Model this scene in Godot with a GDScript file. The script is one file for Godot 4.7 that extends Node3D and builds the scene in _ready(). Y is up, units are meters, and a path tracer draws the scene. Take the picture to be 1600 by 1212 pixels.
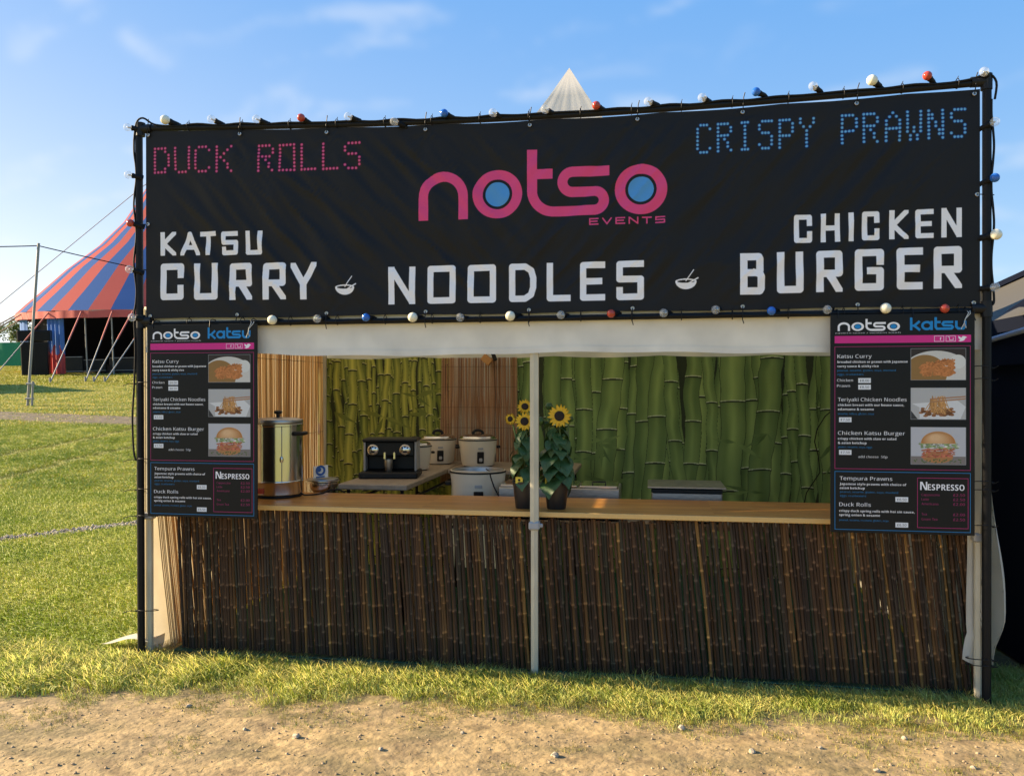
extends Node3D
# Festival street-food stall on a sloping field. World axes: x runs along the stall front (0 = left frame pole),
# y is up, z points from the stall towards the visitor. Metres.

const SUN_DIR := Vector3(0.9134, -0.4067, 0.016)   # direction the sunlight travels
const EXPOSURE := 2.9

var M := {}
var used := {}
var rng := RandomNumberGenerator.new()

# ---------------------------------------------------------------- mesh builder
class MB:
	var v := PackedVector3Array()
	var n := PackedVector3Array()
	var t := PackedVector2Array()
	var c := PackedColorArray()
	var idx := PackedInt32Array()
	var col := Color(1, 1, 1)
	var vcol := false

	func vert(p: Vector3, nn: Vector3, uv := Vector2.ZERO) -> int:
		v.append(p); n.append(nn); t.append(uv); c.append(col)
		return v.size() - 1

	func face(a: int, b: int, d: int) -> void:
		# front faces run clockwise: order the corners after the normals
		var g := (v[b] - v[a]).cross(v[d] - v[a])
		if g.dot(n[a] + n[b] + n[d]) > 0.0:
			idx.append(a); idx.append(d); idx.append(b)
		else:
			idx.append(a); idx.append(b); idx.append(d)

	func quad(a: Vector3, b: Vector3, d: Vector3, e: Vector3, nn: Vector3, full_uv := true) -> void:
		var i := vert(a, nn, Vector2(0, 1)); var j := vert(b, nn, Vector2(1, 1))
		var k := vert(d, nn, Vector2(1, 0)); var l := vert(e, nn, Vector2(0, 0))
		if not full_uv:
			t[i] = Vector2.ZERO; t[j] = Vector2((b - a).length(), 0); t[k] = Vector2((b - a).length(), (e - a).length()); t[l] = Vector2(0, (e - a).length())
		face(i, j, k); face(i, k, l)

	func tri(a: Vector3, b: Vector3, d: Vector3, nn: Vector3) -> void:
		face(vert(a, nn, Vector2(0, 1)), vert(b, nn, Vector2(1, 1)), vert(d, nn, Vector2(0.5, 0)))

	# box with chamfered edges
	func box(ctr: Vector3, size: Vector3, bev := 0.004, bs := Basis.IDENTITY) -> void:
		var h := size * 0.5
		var b: float = min(bev, min(h.x, min(h.y, h.z)) * 0.9)
		var ax := [Vector3.RIGHT, Vector3.UP, Vector3.BACK]
		for i in 3:
			var j := (i + 1) % 3
			var k := (i + 2) % 3
			for s in [-1.0, 1.0]:
				var nn: Vector3 = ax[i] * s
				var p: Array = []
				for q in [[-1, -1], [1, -1], [1, 1], [-1, 1]]:
					var w := Vector3.ZERO
					w[i] = h[i] * s
					w[j] = (h[j] - b) * q[0]
					w[k] = (h[k] - b) * q[1]
					p.append(ctr + bs * w)
				quad(p[0], p[1], p[2], p[3], bs * nn, false)
			# edges along axis i
			for s1 in [-1.0, 1.0]:
				for s2 in [-1.0, 1.0]:
					var p2: Array = []
					for e in [[-1, 0], [1, 0], [1, 1], [-1, 1]]:
						var w := Vector3.ZERO
						w[i] = (h[i] - b) * e[0]
						w[j] = (h[j] - (b if e[1] == 1 else 0.0)) * s1
						w[k] = (h[k] - (b if e[1] == 0 else 0.0)) * s2
						p2.append(ctr + bs * w)
					var nn := Vector3.ZERO
					nn[j] = s1; nn[k] = s2
					quad(p2[0], p2[1], p2[2], p2[3], bs * nn.normalized(), false)
		for sx in [-1.0, 1.0]:
			for sy in [-1.0, 1.0]:
				for sz in [-1.0, 1.0]:
					var s := Vector3(sx, sy, sz)
					tri(ctr + bs * (s * Vector3(h.x, h.y - b, h.z - b)), ctr + bs * (s * Vector3(h.x - b, h.y, h.z - b)), ctr + bs * (s * Vector3(h.x - b, h.y - b, h.z)), bs * s.normalized())

	# tube along points; radii: one per point, or a single value
	func tube(pts: Array, radii, sides := 8, caps := true, flat := false, turn := 0.0, vlen := 1.0) -> void:
		var cnt := pts.size()
		var fr: Array = []
		var dir: Vector3 = (pts[1] - pts[0]).normalized()
		var up := Vector3.BACK if absf(dir.dot(Vector3.BACK)) < 0.9 else Vector3.RIGHT
		var side := dir.cross(up).normalized()
		for i in cnt:
			var d: Vector3 = (pts[min(i + 1, cnt - 1)] - pts[max(i - 1, 0)]).normalized()
			side = (side - d * side.dot(d)).normalized()
			fr.append([side, side.cross(d).normalized(), d])
		var along := 0.0
		var rings: Array = []
		for i in cnt:
			if i > 0: along += (pts[i] - pts[i - 1]).length()
			rings.append(along * vlen)
		for k in sides if flat else 1:
			var lo := k if flat else 0
			var hi := k + 1 if flat else sides
			var base := v.size()
			var w := hi - lo + 1
			for i in cnt:
				var r: float = radii[i] if radii is Array else radii
				for s in range(lo, hi + 1):
					var a := TAU * s / sides + turn
					var nn: Vector3 = fr[i][0] * cos(a) + fr[i][1] * sin(a)
					var p: Vector3 = pts[i] + nn * r
					if flat:
						var am := TAU * (k + 0.5) / sides + turn
						nn = fr[i][0] * cos(am) + fr[i][1] * sin(am)
					vert(p, nn, Vector2(float(s) / sides, rings[i]))
			for i in cnt - 1:
				for s in w - 1:
					var q := base + i * w + s
					face(q, q + 1, q + w); face(q + 1, q + w + 1, q + w)
		if caps:
			for e in [0, cnt - 1]:
				var r: float = radii[e] if radii is Array else radii
				if r < 0.0005: continue
				var nn: Vector3 = fr[e][2] * (-1.0 if e == 0 else 1.0)
				var m := vert(pts[e], nn)
				for s in sides:
					var a := TAU * s / sides + turn
					var b := TAU * (s + 1) / sides + turn
					face(m, vert(pts[e] + (fr[e][0] * cos(a) + fr[e][1] * sin(a)) * r, nn), vert(pts[e] + (fr[e][0] * cos(b) + fr[e][1] * sin(b)) * r, nn))

	# profile of (radius, height) turned about y; sharp corners where the profile repeats a point
	func lathe(prof: Array, seg := 24, at := Vector3.ZERO, bs := Basis.IDENTITY) -> void:
		for i in prof.size() - 1:
			var a: Vector2 = prof[i]
			var b: Vector2 = prof[i + 1]
			if a.distance_to(b) < 1e-6: continue
			var na := _pn(prof, i, true)
			var nb := _pn(prof, i + 1, false)
			var base := v.size()
			for s in seg + 1:
				var an := TAU * s / seg
				var ca := cos(an); var sa := sin(an)
				vert(at + bs * Vector3(a.x * ca, a.y, a.x * sa), bs * Vector3(na.x * ca, na.y, na.x * sa), Vector2(float(s) / seg, a.y))
				vert(at + bs * Vector3(b.x * ca, b.y, b.x * sa), bs * Vector3(nb.x * ca, nb.y, nb.x * sa), Vector2(float(s) / seg, b.y))
			for s in seg:
				var q := base + s * 2
				if a.x > 1e-6: face(q, q + 2, q + 1)
				if b.x > 1e-6: face(q + 1, q + 2, q + 3)

	func _sn(a: Vector2, b: Vector2) -> Vector2:
		return Vector2(b.y - a.y, a.x - b.x).normalized()

	func _pn(prof: Array, i: int, start: bool) -> Vector2:
		var own: Vector2 = _sn(prof[i], prof[i + 1]) if start else _sn(prof[i - 1], prof[i])
		var o := own
		if start and i > 0: o = _sn(prof[i - 1], prof[i])
		elif not start and i < prof.size() - 1: o = _sn(prof[i], prof[i + 1])
		return own if own.dot(o) < 0.75 else (own + o).normalized()

	# smooth sheet from fn(u, v) -> Vector3
	func sheet(nu: int, nv: int, fn: Callable, facing := Vector3.ZERO) -> void:
		var base := v.size()
		for j in nv + 1:
			for i in nu + 1:
				var a := float(i) / nu; var b := float(j) / nv
				var e := 0.004
				var p: Vector3 = fn.call(a, b)
				var du: Vector3 = fn.call(min(a + e, 1.0), b) - fn.call(max(a - e, 0.0), b)
				var dv: Vector3 = fn.call(a, min(b + e, 1.0)) - fn.call(a, max(b - e, 0.0))
				var nn := du.cross(dv)
				nn = nn.normalized() if nn.length_squared() > 1e-16 else Vector3.UP
				if facing != Vector3.ZERO and nn.dot(facing) < 0.0: nn = -nn
				vert(p, nn, Vector2(a, 1.0 - b))
		var w := nu + 1
		for j in nv:
			for i in nu:
				var q := base + j * w + i
				face(q, q + 1, q + w + 1); face(q, q + w + 1, q + w)

	# turn every face to the side its corner normals point to
	func reface() -> void:
		for i in range(0, idx.size(), 3):
			var a := idx[i]; var b := idx[i + 1]; var d := idx[i + 2]
			if (v[b] - v[a]).cross(v[d] - v[a]).dot(n[a] + n[b] + n[d]) > 0.0:
				idx[i + 1] = d; idx[i + 2] = b

	func mesh() -> ArrayMesh:
		var a := []
		a.resize(Mesh.ARRAY_MAX)
		a[Mesh.ARRAY_VERTEX] = v
		a[Mesh.ARRAY_NORMAL] = n
		a[Mesh.ARRAY_TEX_UV] = t
		if vcol: a[Mesh.ARRAY_COLOR] = c
		a[Mesh.ARRAY_INDEX] = idx
		var m := ArrayMesh.new()
		m.add_surface_from_arrays(Mesh.PRIMITIVE_TRIANGLES, a)
		return m

# ---------------------------------------------------------------- scene helpers
func numbered(called: String) -> String:
	used[called] = used.get(called, -1) + 1
	return called if used[called] == 0 else "%s_%03d" % [called, used[called]]

func tag(o: Node, label: String, category: String, group := "", kind := "") -> void:
	if label: o.set_meta("label", label)
	if category: o.set_meta("category", category)
	if group: o.set_meta("group", group)
	if kind: o.set_meta("kind", kind)

func thing(called: String, label: String, category: String, at := Vector3.ZERO, turn := 0.0, group := "") -> Node3D:
	var o := Node3D.new()
	o.name = numbered(called)
	add_child(o)
	o.position = at
	o.rotation.y = turn
	tag(o, label, category, group)
	return o

func part(parent: Node, called: String, mesh: Mesh, mat: Material, at := Vector3.ZERO, rot := Vector3.ZERO) -> MeshInstance3D:
	var o := MeshInstance3D.new()
	o.name = called
	o.mesh = mesh
	o.material_override = mat
	o.cast_shadow = GeometryInstance3D.SHADOW_CASTING_SETTING_ON
	parent.add_child(o, true)
	o.position = at
	o.rotation = rot
	return o

func solo(called: String, mesh: Mesh, mat: Material, label: String, category: String, at := Vector3.ZERO, group := "", kind := "") -> MeshInstance3D:
	var o := part(self, numbered(called), mesh, mat, at)
	tag(o, label, category, group, kind)
	return o

func lin(r: float, g: float, b: float, a := 1.0) -> Color:
	var c := Color(r, g, b).linear_to_srgb()
	c.a = a
	return c

func mat(called: String, r: float, g: float, b: float, rough := 0.7, metal := 0.0) -> StandardMaterial3D:
	var m := StandardMaterial3D.new()
	m.resource_name = called
	m.albedo_color = lin(r, g, b)
	m.roughness = rough
	m.metallic = metal
	m.cull_mode = BaseMaterial3D.CULL_DISABLED
	M[called] = m
	return m

# grey-scale grain: values between lo and hi (sRGB), multiplied into the base colour
func grain(sd: int, freq: float, lo: float, hi: float, size := 256, octaves := 4) -> ImageTexture:
	var nz := FastNoiseLite.new()
	nz.seed = sd
	nz.frequency = freq
	nz.fractal_octaves = octaves
	var im := nz.get_seamless_image(size, size)
	im.convert(Image.FORMAT_RGB8)
	for y in size:
		for x in size:
			var k := lerpf(lo, hi, im.get_pixel(x, y).r)
			im.set_pixel(x, y, Color(k, k, k))
	im.generate_mipmaps()
	return ImageTexture.create_from_image(im)

func relief(sd: int, freq: float, strength: float, size := 256, octaves := 4) -> ImageTexture:
	var nz := FastNoiseLite.new()
	nz.seed = sd
	nz.frequency = freq
	nz.fractal_octaves = octaves
	var im := nz.get_seamless_image(size, size)
	im.convert(Image.FORMAT_RGBA8)
	im.bump_map_to_normal_map(strength)
	return ImageTexture.create_from_image(im)

func tex_on(m: StandardMaterial3D, tex: Texture2D, scale: Vector3, triplanar := true, world := false) -> void:
	m.albedo_texture = tex
	m.uv1_scale = scale
	m.uv1_triplanar = triplanar
	m.uv1_world_triplanar = world

func ground_y(x: float, z: float) -> float:
	var r: float = max(0.0, -z - 3.0)
	var s := 0.064 * (sqrt(r * r + 4.0) - 2.0)
	return 6.0 - 0.7 * log(1.0 + exp((6.0 - s) / 0.7)) if s > 1.5 else s

# ---------------------------------------------------------------- drawing flat print into images
func fill_poly(im: Image, pts: PackedVector2Array, col: Color, clip := Rect2(-1e6, -1e6, 2e6, 2e6)) -> void:
	var y0 := 1e9; var y1 := -1e9
	for p in pts:
		y0 = min(y0, p.y); y1 = max(y1, p.y)
	y0 = max(max(y0, clip.position.y), 0.0); y1 = min(min(y1, clip.end.y), im.get_height())
	for y in range(int(ceil(y0 - 0.5)), int(ceil(y1 - 0.5))):
		var yy := y + 0.5
		var xs: Array = []
		for i in pts.size():
			var a := pts[i]; var b := pts[(i + 1) % pts.size()]
			if (a.y <= yy) != (b.y <= yy):
				xs.append(a.x + (yy - a.y) / (b.y - a.y) * (b.x - a.x))
		xs.sort()
		for i in range(0, xs.size() - 1, 2):
			var xa := int(ceil(max(xs[i], clip.position.x) - 0.5)); var xb := int(ceil(min(xs[i + 1], clip.end.x) - 0.5))
			if xb > xa: im.fill_rect(Rect2i(xa, y, xb - xa, 1), col)

func fill_disc(im: Image, c: Vector2, rx: float, ry: float, col: Color, clip := Rect2(-1e6, -1e6, 2e6, 2e6)) -> void:
	for y in range(int(max(c.y - ry, max(clip.position.y, 0.0)) + 0.5), int(min(c.y + ry, min(clip.end.y, float(im.get_height()))) + 0.5)):
		var k := (y + 0.5 - c.y) / ry
		if absf(k) >= 1.0: continue
		var w := rx * sqrt(1.0 - k * k)
		var xa := int(ceil(max(c.x - w, clip.position.x) - 0.5)); var xb := int(ceil(min(c.x + w, clip.end.x) - 0.5))
		if xb > xa: im.fill_rect(Rect2i(xa, y, xb - xa, 1), col)

func stroke(im: Image, pts: Array, w: float, col: Color, square := true, clip := Rect2(-1e6, -1e6, 2e6, 2e6)) -> void:
	for i in pts.size() - 1:
		var a: Vector2 = pts[i]; var b: Vector2 = pts[i + 1]
		var d := (b - a).normalized(); var s := Vector2(-d.y, d.x) * w * 0.5
		if square and i == 0: a -= d * w * 0.5
		if square and i == pts.size() - 2: b += d * w * 0.5
		fill_poly(im, PackedVector2Array([a + s, b + s, b - s, a - s]), col, clip)
		if i > 0: fill_disc(im, pts[i], w * 0.5, w * 0.5, col, clip)

const GLYPHS := {
	"C": [[1, .72, 1, 1, 0, 1, 0, 0, 1, 0, 1, .28]], "U": [[0, 1, 0, 0, 1, 0, 1, 1]], "R": [[0, 0, 0, 1, 1, 1, 1, .44, 0, .44], [.50, .40, 1.02, -.05]],
	"Y": [[-.05, 1.06, .5, .40, 1.05, 1.06], [.5, .42, .5, 0]], "K": [[0, 0, 0, 1], [1.05, 1.06, .1, .5, 1.05, -.06]], "A": [[-.03, -.1, .5, 1.0, 1.03, -.1], [.2, .3, .8, .3]],
	"T": [[0, 1, 1, 1], [.5, 1, .5, 0]], "S": [[1, 1, 0, 1, 0, .54, 1, .54, 1, 0, 0, 0, 0, .2]], "N": [[0, 0, 0, 1], [1, 1, 1, 0], [0, 1.04, 1, -.04]],
	"O": [[0, .5, 0, 1, 1, 1, 1, 0, 0, 0, 0, .5]], "D": [[.2, 0, 0, 0, 0, 1, .62, 1, .9, .88, 1, .66, 1, .34, .9, .12, .62, 0, .2, 0]], "L": [[0, 1, 0, 0, 1, 0]],
	"E": [[1, 1, 0, 1, 0, 0, 1, 0], [0, .5, .85, .5]], "H": [[0, 0, 0, 1], [1, 0, 1, 1], [0, .5, 1, .5]], "I": [[.5, 0, .5, 1]],
	"B": [[0, 0, 0, 1], [0, 1, .86, 1, .93, .93, .93, .6, .86, .53, 0, .53], [.7, .53, .93, .5, 1, .42, 1, .06, .93, 0, 0, 0]], "G": [[1, .74, 1, 1, 0, 1, 0, 0, 1, 0, 1, .47, .56, .47]], "s": [[1, 1, 0, 1, 0, .5, 1, .5, 1, 0, 0, 0]], "V": [[-.03, 1.06, .5, 0, 1.03, 1.06]],
}

func glyph(im: Image, ch: String, r: Rect2, w: float, col: Color) -> void:
	for line in GLYPHS[ch]:
		var pts: Array = []
		for i in range(0, line.size(), 2):
			pts.append(Vector2(r.position.x + w * 0.5 + line[i] * (r.size.x - w), r.end.y - w * 0.5 - line[i + 1] * (r.size.y - w)))
		stroke(im, pts, w, col, true, r)

const DOTS := {   # five by eight lamps, one row of bits after another
	"D": "11110 10010 10001 10001 10001 10001 10010 11110", "U": "10001 10001 10001 10001 10001 10001 10001 01110", "C": "01110 10001 10000 10000 10000 10000 10001 01110",
	"K": "10001 10010 10100 11000 10100 10010 10010 10001", "R": "11110 10001 10001 11110 10100 10010 10010 10001", "O": "11111 10001 10001 10001 10001 10001 10001 11111",
	"L": "10000 10000 10000 10000 10000 10000 10000 11111", "S": "01111 10000 10000 01110 00001 00001 10001 01110", "I": "111 010 010 010 010 010 010 111",
	"P": "11110 10001 10001 10001 11110 10000 10000 10000", "Y": "10001 10001 01010 00100 00100 00100 00100 00100", "A": "00100 01010 10001 10001 11111 10001 10001 10001",
	"W": "10001 10001 10001 10001 10101 10101 01010 01010", "N": "10001 11001 11001 10101 10101 10011 10011 10001",
}

func text(im: Image, s: String, x: float, base: float, cap: float, width: float, col: Color, bold := false) -> void:
	var tm := TextMesh.new()
	var f := SystemFont.new()
	f.font_names = PackedStringArray(["Droid Sans"])
	f.font_weight = 700 if bold else 400
	tm.font = f
	tm.text = s
	tm.font_size = 40
	tm.pixel_size = 0.01
	tm.depth = 0.0
	tm.curve_step = 1.5
	var a := tm.get_mesh_arrays()
	if a.is_empty(): return
	var vs: PackedVector3Array = a[Mesh.ARRAY_VERTEX]
	if vs.is_empty(): return
	var ids := PackedInt32Array()
	if a[Mesh.ARRAY_INDEX] != null: ids = a[Mesh.ARRAY_INDEX]
	if ids.is_empty():
		for i in vs.size(): ids.append(i)
	var x0 := 1e9; var x1 := -1e9; var yb := 1e9
	for p in vs:
		x0 = min(x0, p.x); x1 = max(x1, p.x)
	# the cap height of this face is 0.714 of the size; the text block is centred, so find the baseline from an H
	var th := TextMesh.new()
	th.font = f; th.text = "H" ; th.font_size = 40; th.pixel_size = 0.01; th.depth = 0.0
	var hv: PackedVector3Array = th.get_mesh_arrays()[Mesh.ARRAY_VERTEX]
	var yt := -1e9
	for p in hv:
		yb = min(yb, p.y); yt = max(yt, p.y)
	var sy := cap / (yt - yb)
	var sx := sy if width <= 0.0 else width / (x1 - x0)
	for i in range(0, ids.size(), 3):
		var pts := PackedVector2Array()
		for k in 3:
			var p := vs[ids[i + k]]
			pts.append(Vector2(x + (p.x - x0) * sx, base - (p.y - yb) * sy))
		fill_poly(im, pts, col)

# the stall's word mark; o is the lower left corner, k the size of one metre of the banner's own mark
func word_mark(im: Image, o: Vector2, kx: float, ky: float, col: Color, disc: Color, ground: Color) -> void:
	var q := func(x: float, y: float) -> Vector2: return o + Vector2((x - 1.626) * kx, -(y - 2.416) * ky)
	var w := 0.0525 * (kx + ky) * 0.5
	var arc := func(cx: float, cy: float, r: float, a0: float, a1: float) -> Array:
		var l: Array = []
		for i in 17:
			var a := deg_to_rad(lerpf(a0, a1, i / 16.0))
			l.append(q.call(cx + r * cos(a), cy + r * sin(a)))
		return l
	stroke(im, [q.call(1.653, 2.416)] + arc.call(1.7615, 2.537, 0.1085, 180, 0) + [q.call(1.870, 2.416)], w, col, false)
	for cx in [2.0525, 2.7975]:
		var cy := 2.543 if cx < 2.5 else 2.5385
		fill_disc(im, q.call(cx, cy), 0.1325 * kx, 0.1275 * ky, col)
		fill_disc(im, q.call(cx, cy), 0.079 * kx, 0.078 * ky, ground)
		fill_disc(im, q.call(cx, cy), 0.065 * kx, 0.064 * ky, disc)
	stroke(im, [q.call(2.237, 2.766)] + arc.call(2.347, 2.552, 0.110, 180, 270) + arc.call(2.561, 2.4905, 0.0485, -90, 90) + arc.call(2.447, 2.590, 0.0510, 270, 90) + [q.call(2.638, 2.641)], w, col, false)
	stroke(im, [q.call(2.237, 2.637), q.call(2.345, 2.637)], w, col, false)

func bowl_icon(im: Image, r: Rect2, col: Color, ground: Color) -> void:
	var c := Vector2(r.position.x + r.size.x * 0.46, r.position.y + r.size.y * 0.60)
	fill_disc(im, c, r.size.x * 0.46, r.size.y * 0.42, col, Rect2(r.position.x, c.y, r.size.x, r.size.y))
	fill_disc(im, c, r.size.x * 0.46, r.size.y * 0.14, col)
	fill_disc(im, c + Vector2(0, r.size.y * 0.01), r.size.x * 0.37, r.size.y * 0.075, ground)
	stroke(im, [Vector2(r.position.x + r.size.x * 0.45, c.y), Vector2(r.position.x + r.size.x * 0.80, r.position.y)], r.size.x * 0.045, col, false)
	stroke(im, [Vector2(r.position.x + r.size.x * 0.55, c.y + r.size.y * 0.12), Vector2(r.end.x, r.position.y + r.size.y * 0.42)], r.size.x * 0.06, col, false)

# ---------------------------------------------------------------- order of building
func _ready() -> void:
	rng.seed = 20240611
	camera_and_light()
	materials()
	ground()
	gazebo()
	sign_frame()
	banner()
	counter()
	backdrops()
	dark_marquee()
	big_top()
	field_things()
	kitchen()
	plants()
	menu_boards()
	festoon()
	ground_bits()
	grass()

func camera_and_light() -> void:
	var cam := Camera3D.new()
	cam.name = "camera"
	cam.fov = 50.33
	cam.near = 0.05
	cam.far = 2500.0
	cam.position = Vector3(2.830, 1.533, 4.267)
	cam.rotation = Vector3(-0.00166, 0.16286, -0.00097)
	add_child(cam)
	cam.current = true
	var we := WorldEnvironment.new()
	we.name = "environment"
	var e := Environment.new()
	e.background_mode = Environment.BG_SKY
	e.tonemap_mode = Environment.TONE_MAPPER_LINEAR
	e.tonemap_exposure = EXPOSURE
	e.sdfgi_enabled = true
	e.ssao_enabled = true
	e.ssil_enabled = true
	var sk := Sky.new()
	var pm := PanoramaSkyMaterial.new()
	pm.panorama = sky_picture()
	sk.sky_material = pm
	e.sky = sk
	we.environment = e
	add_child(we)
	var sun := DirectionalLight3D.new()
	sun.name = "sun"
	sun.light_energy = 1.6
	sun.light_color = Color(1.0, 0.90, 0.74)
	sun.light_angular_distance = 0.53
	sun.shadow_enabled = true
	add_child(sun)
	sun.look_at_from_position(Vector3.ZERO, SUN_DIR, Vector3.UP)

# clear evening sky: deep blue overhead, pale towards the horizon and round the low sun, thin high cloud
func sky_picture() -> ImageTexture:
	var w := 1024; var h := 512
	var im := Image.create(w, h, false, Image.FORMAT_RGBF)
	var nz := FastNoiseLite.new()
	nz.seed = 28; nz.frequency = 1.1; nz.fractal_octaves = 5
	var nw := FastNoiseLite.new()
	nw.seed = 9; nw.frequency = 0.9; nw.fractal_octaves = 3
	var sun := -SUN_DIR.normalized()
	var g := 1.0 / EXPOSURE
	for j in h:
		var el := (0.5 - (j + 0.5) / h) * PI
		var ce := cos(el); var se := sin(el)
		var d_el: float = max(rad_to_deg(el), 0.0)
		var s := exp(-d_el / 12.0)
		for i in w:
			var az := ((i + 0.5) / w) * TAU   # the middle column of the picture looks along +z
			var d := Vector3(ce * sin(az), se, -ce * cos(az))
			var ga := rad_to_deg(acos(clampf(d.dot(sun), -1.0, 1.0)))
			var c := Vector3(0.078, 0.355, 0.865).lerp(Vector3(0.64, 0.93, 1.08), s)
			var hz := exp(-d_el / 11.5) * exp(-ga / 36.0)
			var au := exp(-ga / 14.0) * 1.0
			c += Vector3(3.7, 2.6, 1.4) * hz + Vector3(1.0, 0.92, 0.8) * au
			if el > 0.0:
				# thin cloud lies in a high flat layer, drawn out by the wind
				var k: float = 1.0 / (se + 0.12)
				var p := Vector2(d.x, d.z) * k
				var q := Vector2(p.x * 0.9 + p.y * 0.35, -p.x * 1.1 + p.y * 2.9)
				q += Vector2(nw.get_noise_2d(p.x * 1.4, p.y * 1.4), nw.get_noise_2d(p.x * 1.4 + 40.0, p.y * 1.4)) * 0.5
				var a := smoothstep(0.10, 0.62, nz.get_noise_2d(q.x, q.y) + 0.18 * nw.get_noise_2d(p.x * 0.7, p.y * 0.7))
				var cov: float = a * 0.34 * smoothstep(0.0, 0.06, el)
				c = c.lerp(Vector3(0.86, 0.93, 1.02) + Vector3(0.5, 0.42, 0.3) * exp(-ga / 30.0), cov)
			else:
				c = c.lerp(Vector3(0.30, 0.30, 0.20), clampf(-el * 6.0, 0.0, 1.0))
			im.set_pixel(i, j, Color(c.x * g, c.y * g, c.z * g))
	return ImageTexture.create_from_image(im)

func materials() -> void:
	var m := mat("black_tube", 0.009, 0.009, 0.010, 0.45)
	m.metallic_specular = 0.3
	m = mat("black_plastic", 0.011, 0.011, 0.012, 0.45)
	m.metallic_specular = 0.35
	m = mat("black_rubber", 0.009, 0.009, 0.010, 0.6)
	m.metallic_specular = 0.3
	m = mat("leg_metal", 0.72, 0.64, 0.46, 0.55)
	tex_on(m, grain(31, 0.02, 0.82, 1.0), Vector3(2, 0.6, 2))
	m = mat("grey_plastic", 0.35, 0.35, 0.35, 0.5)
	m = mat("canvas", 0.74, 0.69, 0.58, 0.85)
	tex_on(m, grain(11, 0.012, 0.86, 1.0), Vector3(0.7, 0.7, 0.7))
	m.backlight_enabled = true
	m.backlight = Color(0.78, 0.76, 0.70)
	m = mat("valance_canvas", 0.88, 0.82, 0.71, 0.85)
	tex_on(m, grain(13, 0.012, 0.88, 1.0), Vector3(0.9, 0.9, 0.9))
	m.backlight_enabled = true
	m.backlight = Color(0.3, 0.3, 0.3)
	m = mat("roof_canvas", 0.78, 0.76, 0.70, 0.85)
	tex_on(m, grain(12, 0.012, 0.88, 1.0), Vector3(0.7, 0.7, 0.7))
	m.backlight_enabled = true
	m.backlight = Color(0.80, 0.80, 0.80)
	m = mat("canvas_hem", 0.62, 0.58, 0.50, 0.85)
	m.backlight_enabled = true
	m.backlight = Color(0.3, 0.3, 0.3)
	m = mat("steel", 0.62, 0.61, 0.58, 0.16, 1.0)
	m = mat("brushed_steel", 0.50, 0.50, 0.49, 0.36, 1.0)
	tex_on(m, grain(14, 0.05, 0.8, 1.0), Vector3(1, 12, 1))
	m = mat("galvanised", 0.26, 0.26, 0.25, 0.5, 0.5)
	m = mat("cream_enamel", 0.70, 0.63, 0.50, 0.28)
	m = mat("wood_top", 0.64, 0.31, 0.062, 0.38)
	tex_on(m, wood_grain(Color(0.72, 0.62, 0.52), Color(1, 1, 1), 41), Vector3(0.9, 0.9, 0.9), false)
	m = mat("wood_edge", 0.68, 0.42, 0.14, 0.5)
	m = mat("wood_raw", 0.46, 0.24, 0.085, 0.7)
	m = mat("table_grey", 0.38, 0.30, 0.21, 0.6)
	tex_on(m, grain(15, 0.03, 0.85, 1.0), Vector3(2, 2, 2))
	m = mat("ground_sheet_green", 0.012, 0.085, 0.05, 0.7)
	m = mat("reeds", 1, 1, 1, 0.7)
	m.vertex_color_use_as_albedo = true
	m.backlight_enabled = true
	m.backlight = Color(0.7, 0.7, 0.7)
	m = mat("twine", 0.10, 0.07, 0.04, 0.9)
	var streak := grain(17, 0.03, 0.55, 1.0, 256, 5)
	var tones := [[0.085, 0.050, 0.028], [0.060, 0.040, 0.026], [0.110, 0.062, 0.030], [0.048, 0.034, 0.025], [0.150, 0.085, 0.034], [0.070, 0.054, 0.038], [0.26, 0.155, 0.052], [0.055, 0.050, 0.032]]
	for i in tones.size():
		m = mat("cane_%d" % i, tones[i][0] * 3.8, tones[i][1] * 3.45, tones[i][2] * 3.2, 0.62)
		m.metallic_specular = 0.3
		m.vertex_color_use_as_albedo = true
		tex_on(m, streak, Vector3(1.5, 0.55, 1), false)
	m = mat("soil", 1, 1, 1, 0.95)
	m.vertex_color_use_as_albedo = true
	tex_on(m, grain(21, 0.03, 0.72, 1.0, 512, 6), Vector3(0.9, 0.9, 0.9), true, true)
	m.normal_enabled = true
	m.normal_texture = relief(22, 0.05, 5.0, 512, 6)
	m.normal_scale = 0.4
	m = mat("track_soil", 0.20, 0.150, 0.085, 0.95)
	tex_on(m, grain(23, 0.03, 0.5, 1.0, 256, 6), Vector3(0.4, 0.4, 0.4), true, true)
	m = mat("gravel", 0.52, 0.46, 0.37, 0.9)
	m.vertex_color_use_as_albedo = true
	m = mat("stone", 0.62, 0.52, 0.37, 0.9)
	tex_on(m, grain(24, 0.02, 0.6, 1.0), Vector3(6, 6, 6))
	m = mat("grass", 1, 1, 1, 0.65)
	m.vertex_color_use_as_albedo = true
	m.backlight_enabled = true
	m.backlight = Color(0.55, 0.6, 0.35)
	m = mat("navy_canvas", 0.006, 0.008, 0.016, 0.95)
	m.metallic_specular = 0.15
	m = mat("grey_canvas", 0.060, 0.056, 0.046, 0.85)
	m.backlight_enabled = true
	m.backlight = Color(0.2, 0.2, 0.2)
	m = mat("strut_blue", 0.20, 0.24, 0.34, 0.5)
	m = mat("top_red", 0.31, 0.060, 0.056, 0.8)
	m.metallic_specular = 0.2
	m.backlight_enabled = true
	m.backlight = Color(0.3, 0.3, 0.3)
	m = mat("top_blue", 0.016, 0.072, 0.235, 0.8)
	m.metallic_specular = 0.2
	m.backlight_enabled = true
	m.backlight = Color(0.3, 0.3, 0.3)
	m = mat("top_valance", 0.50, 0.10, 0.085, 0.8)
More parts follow.
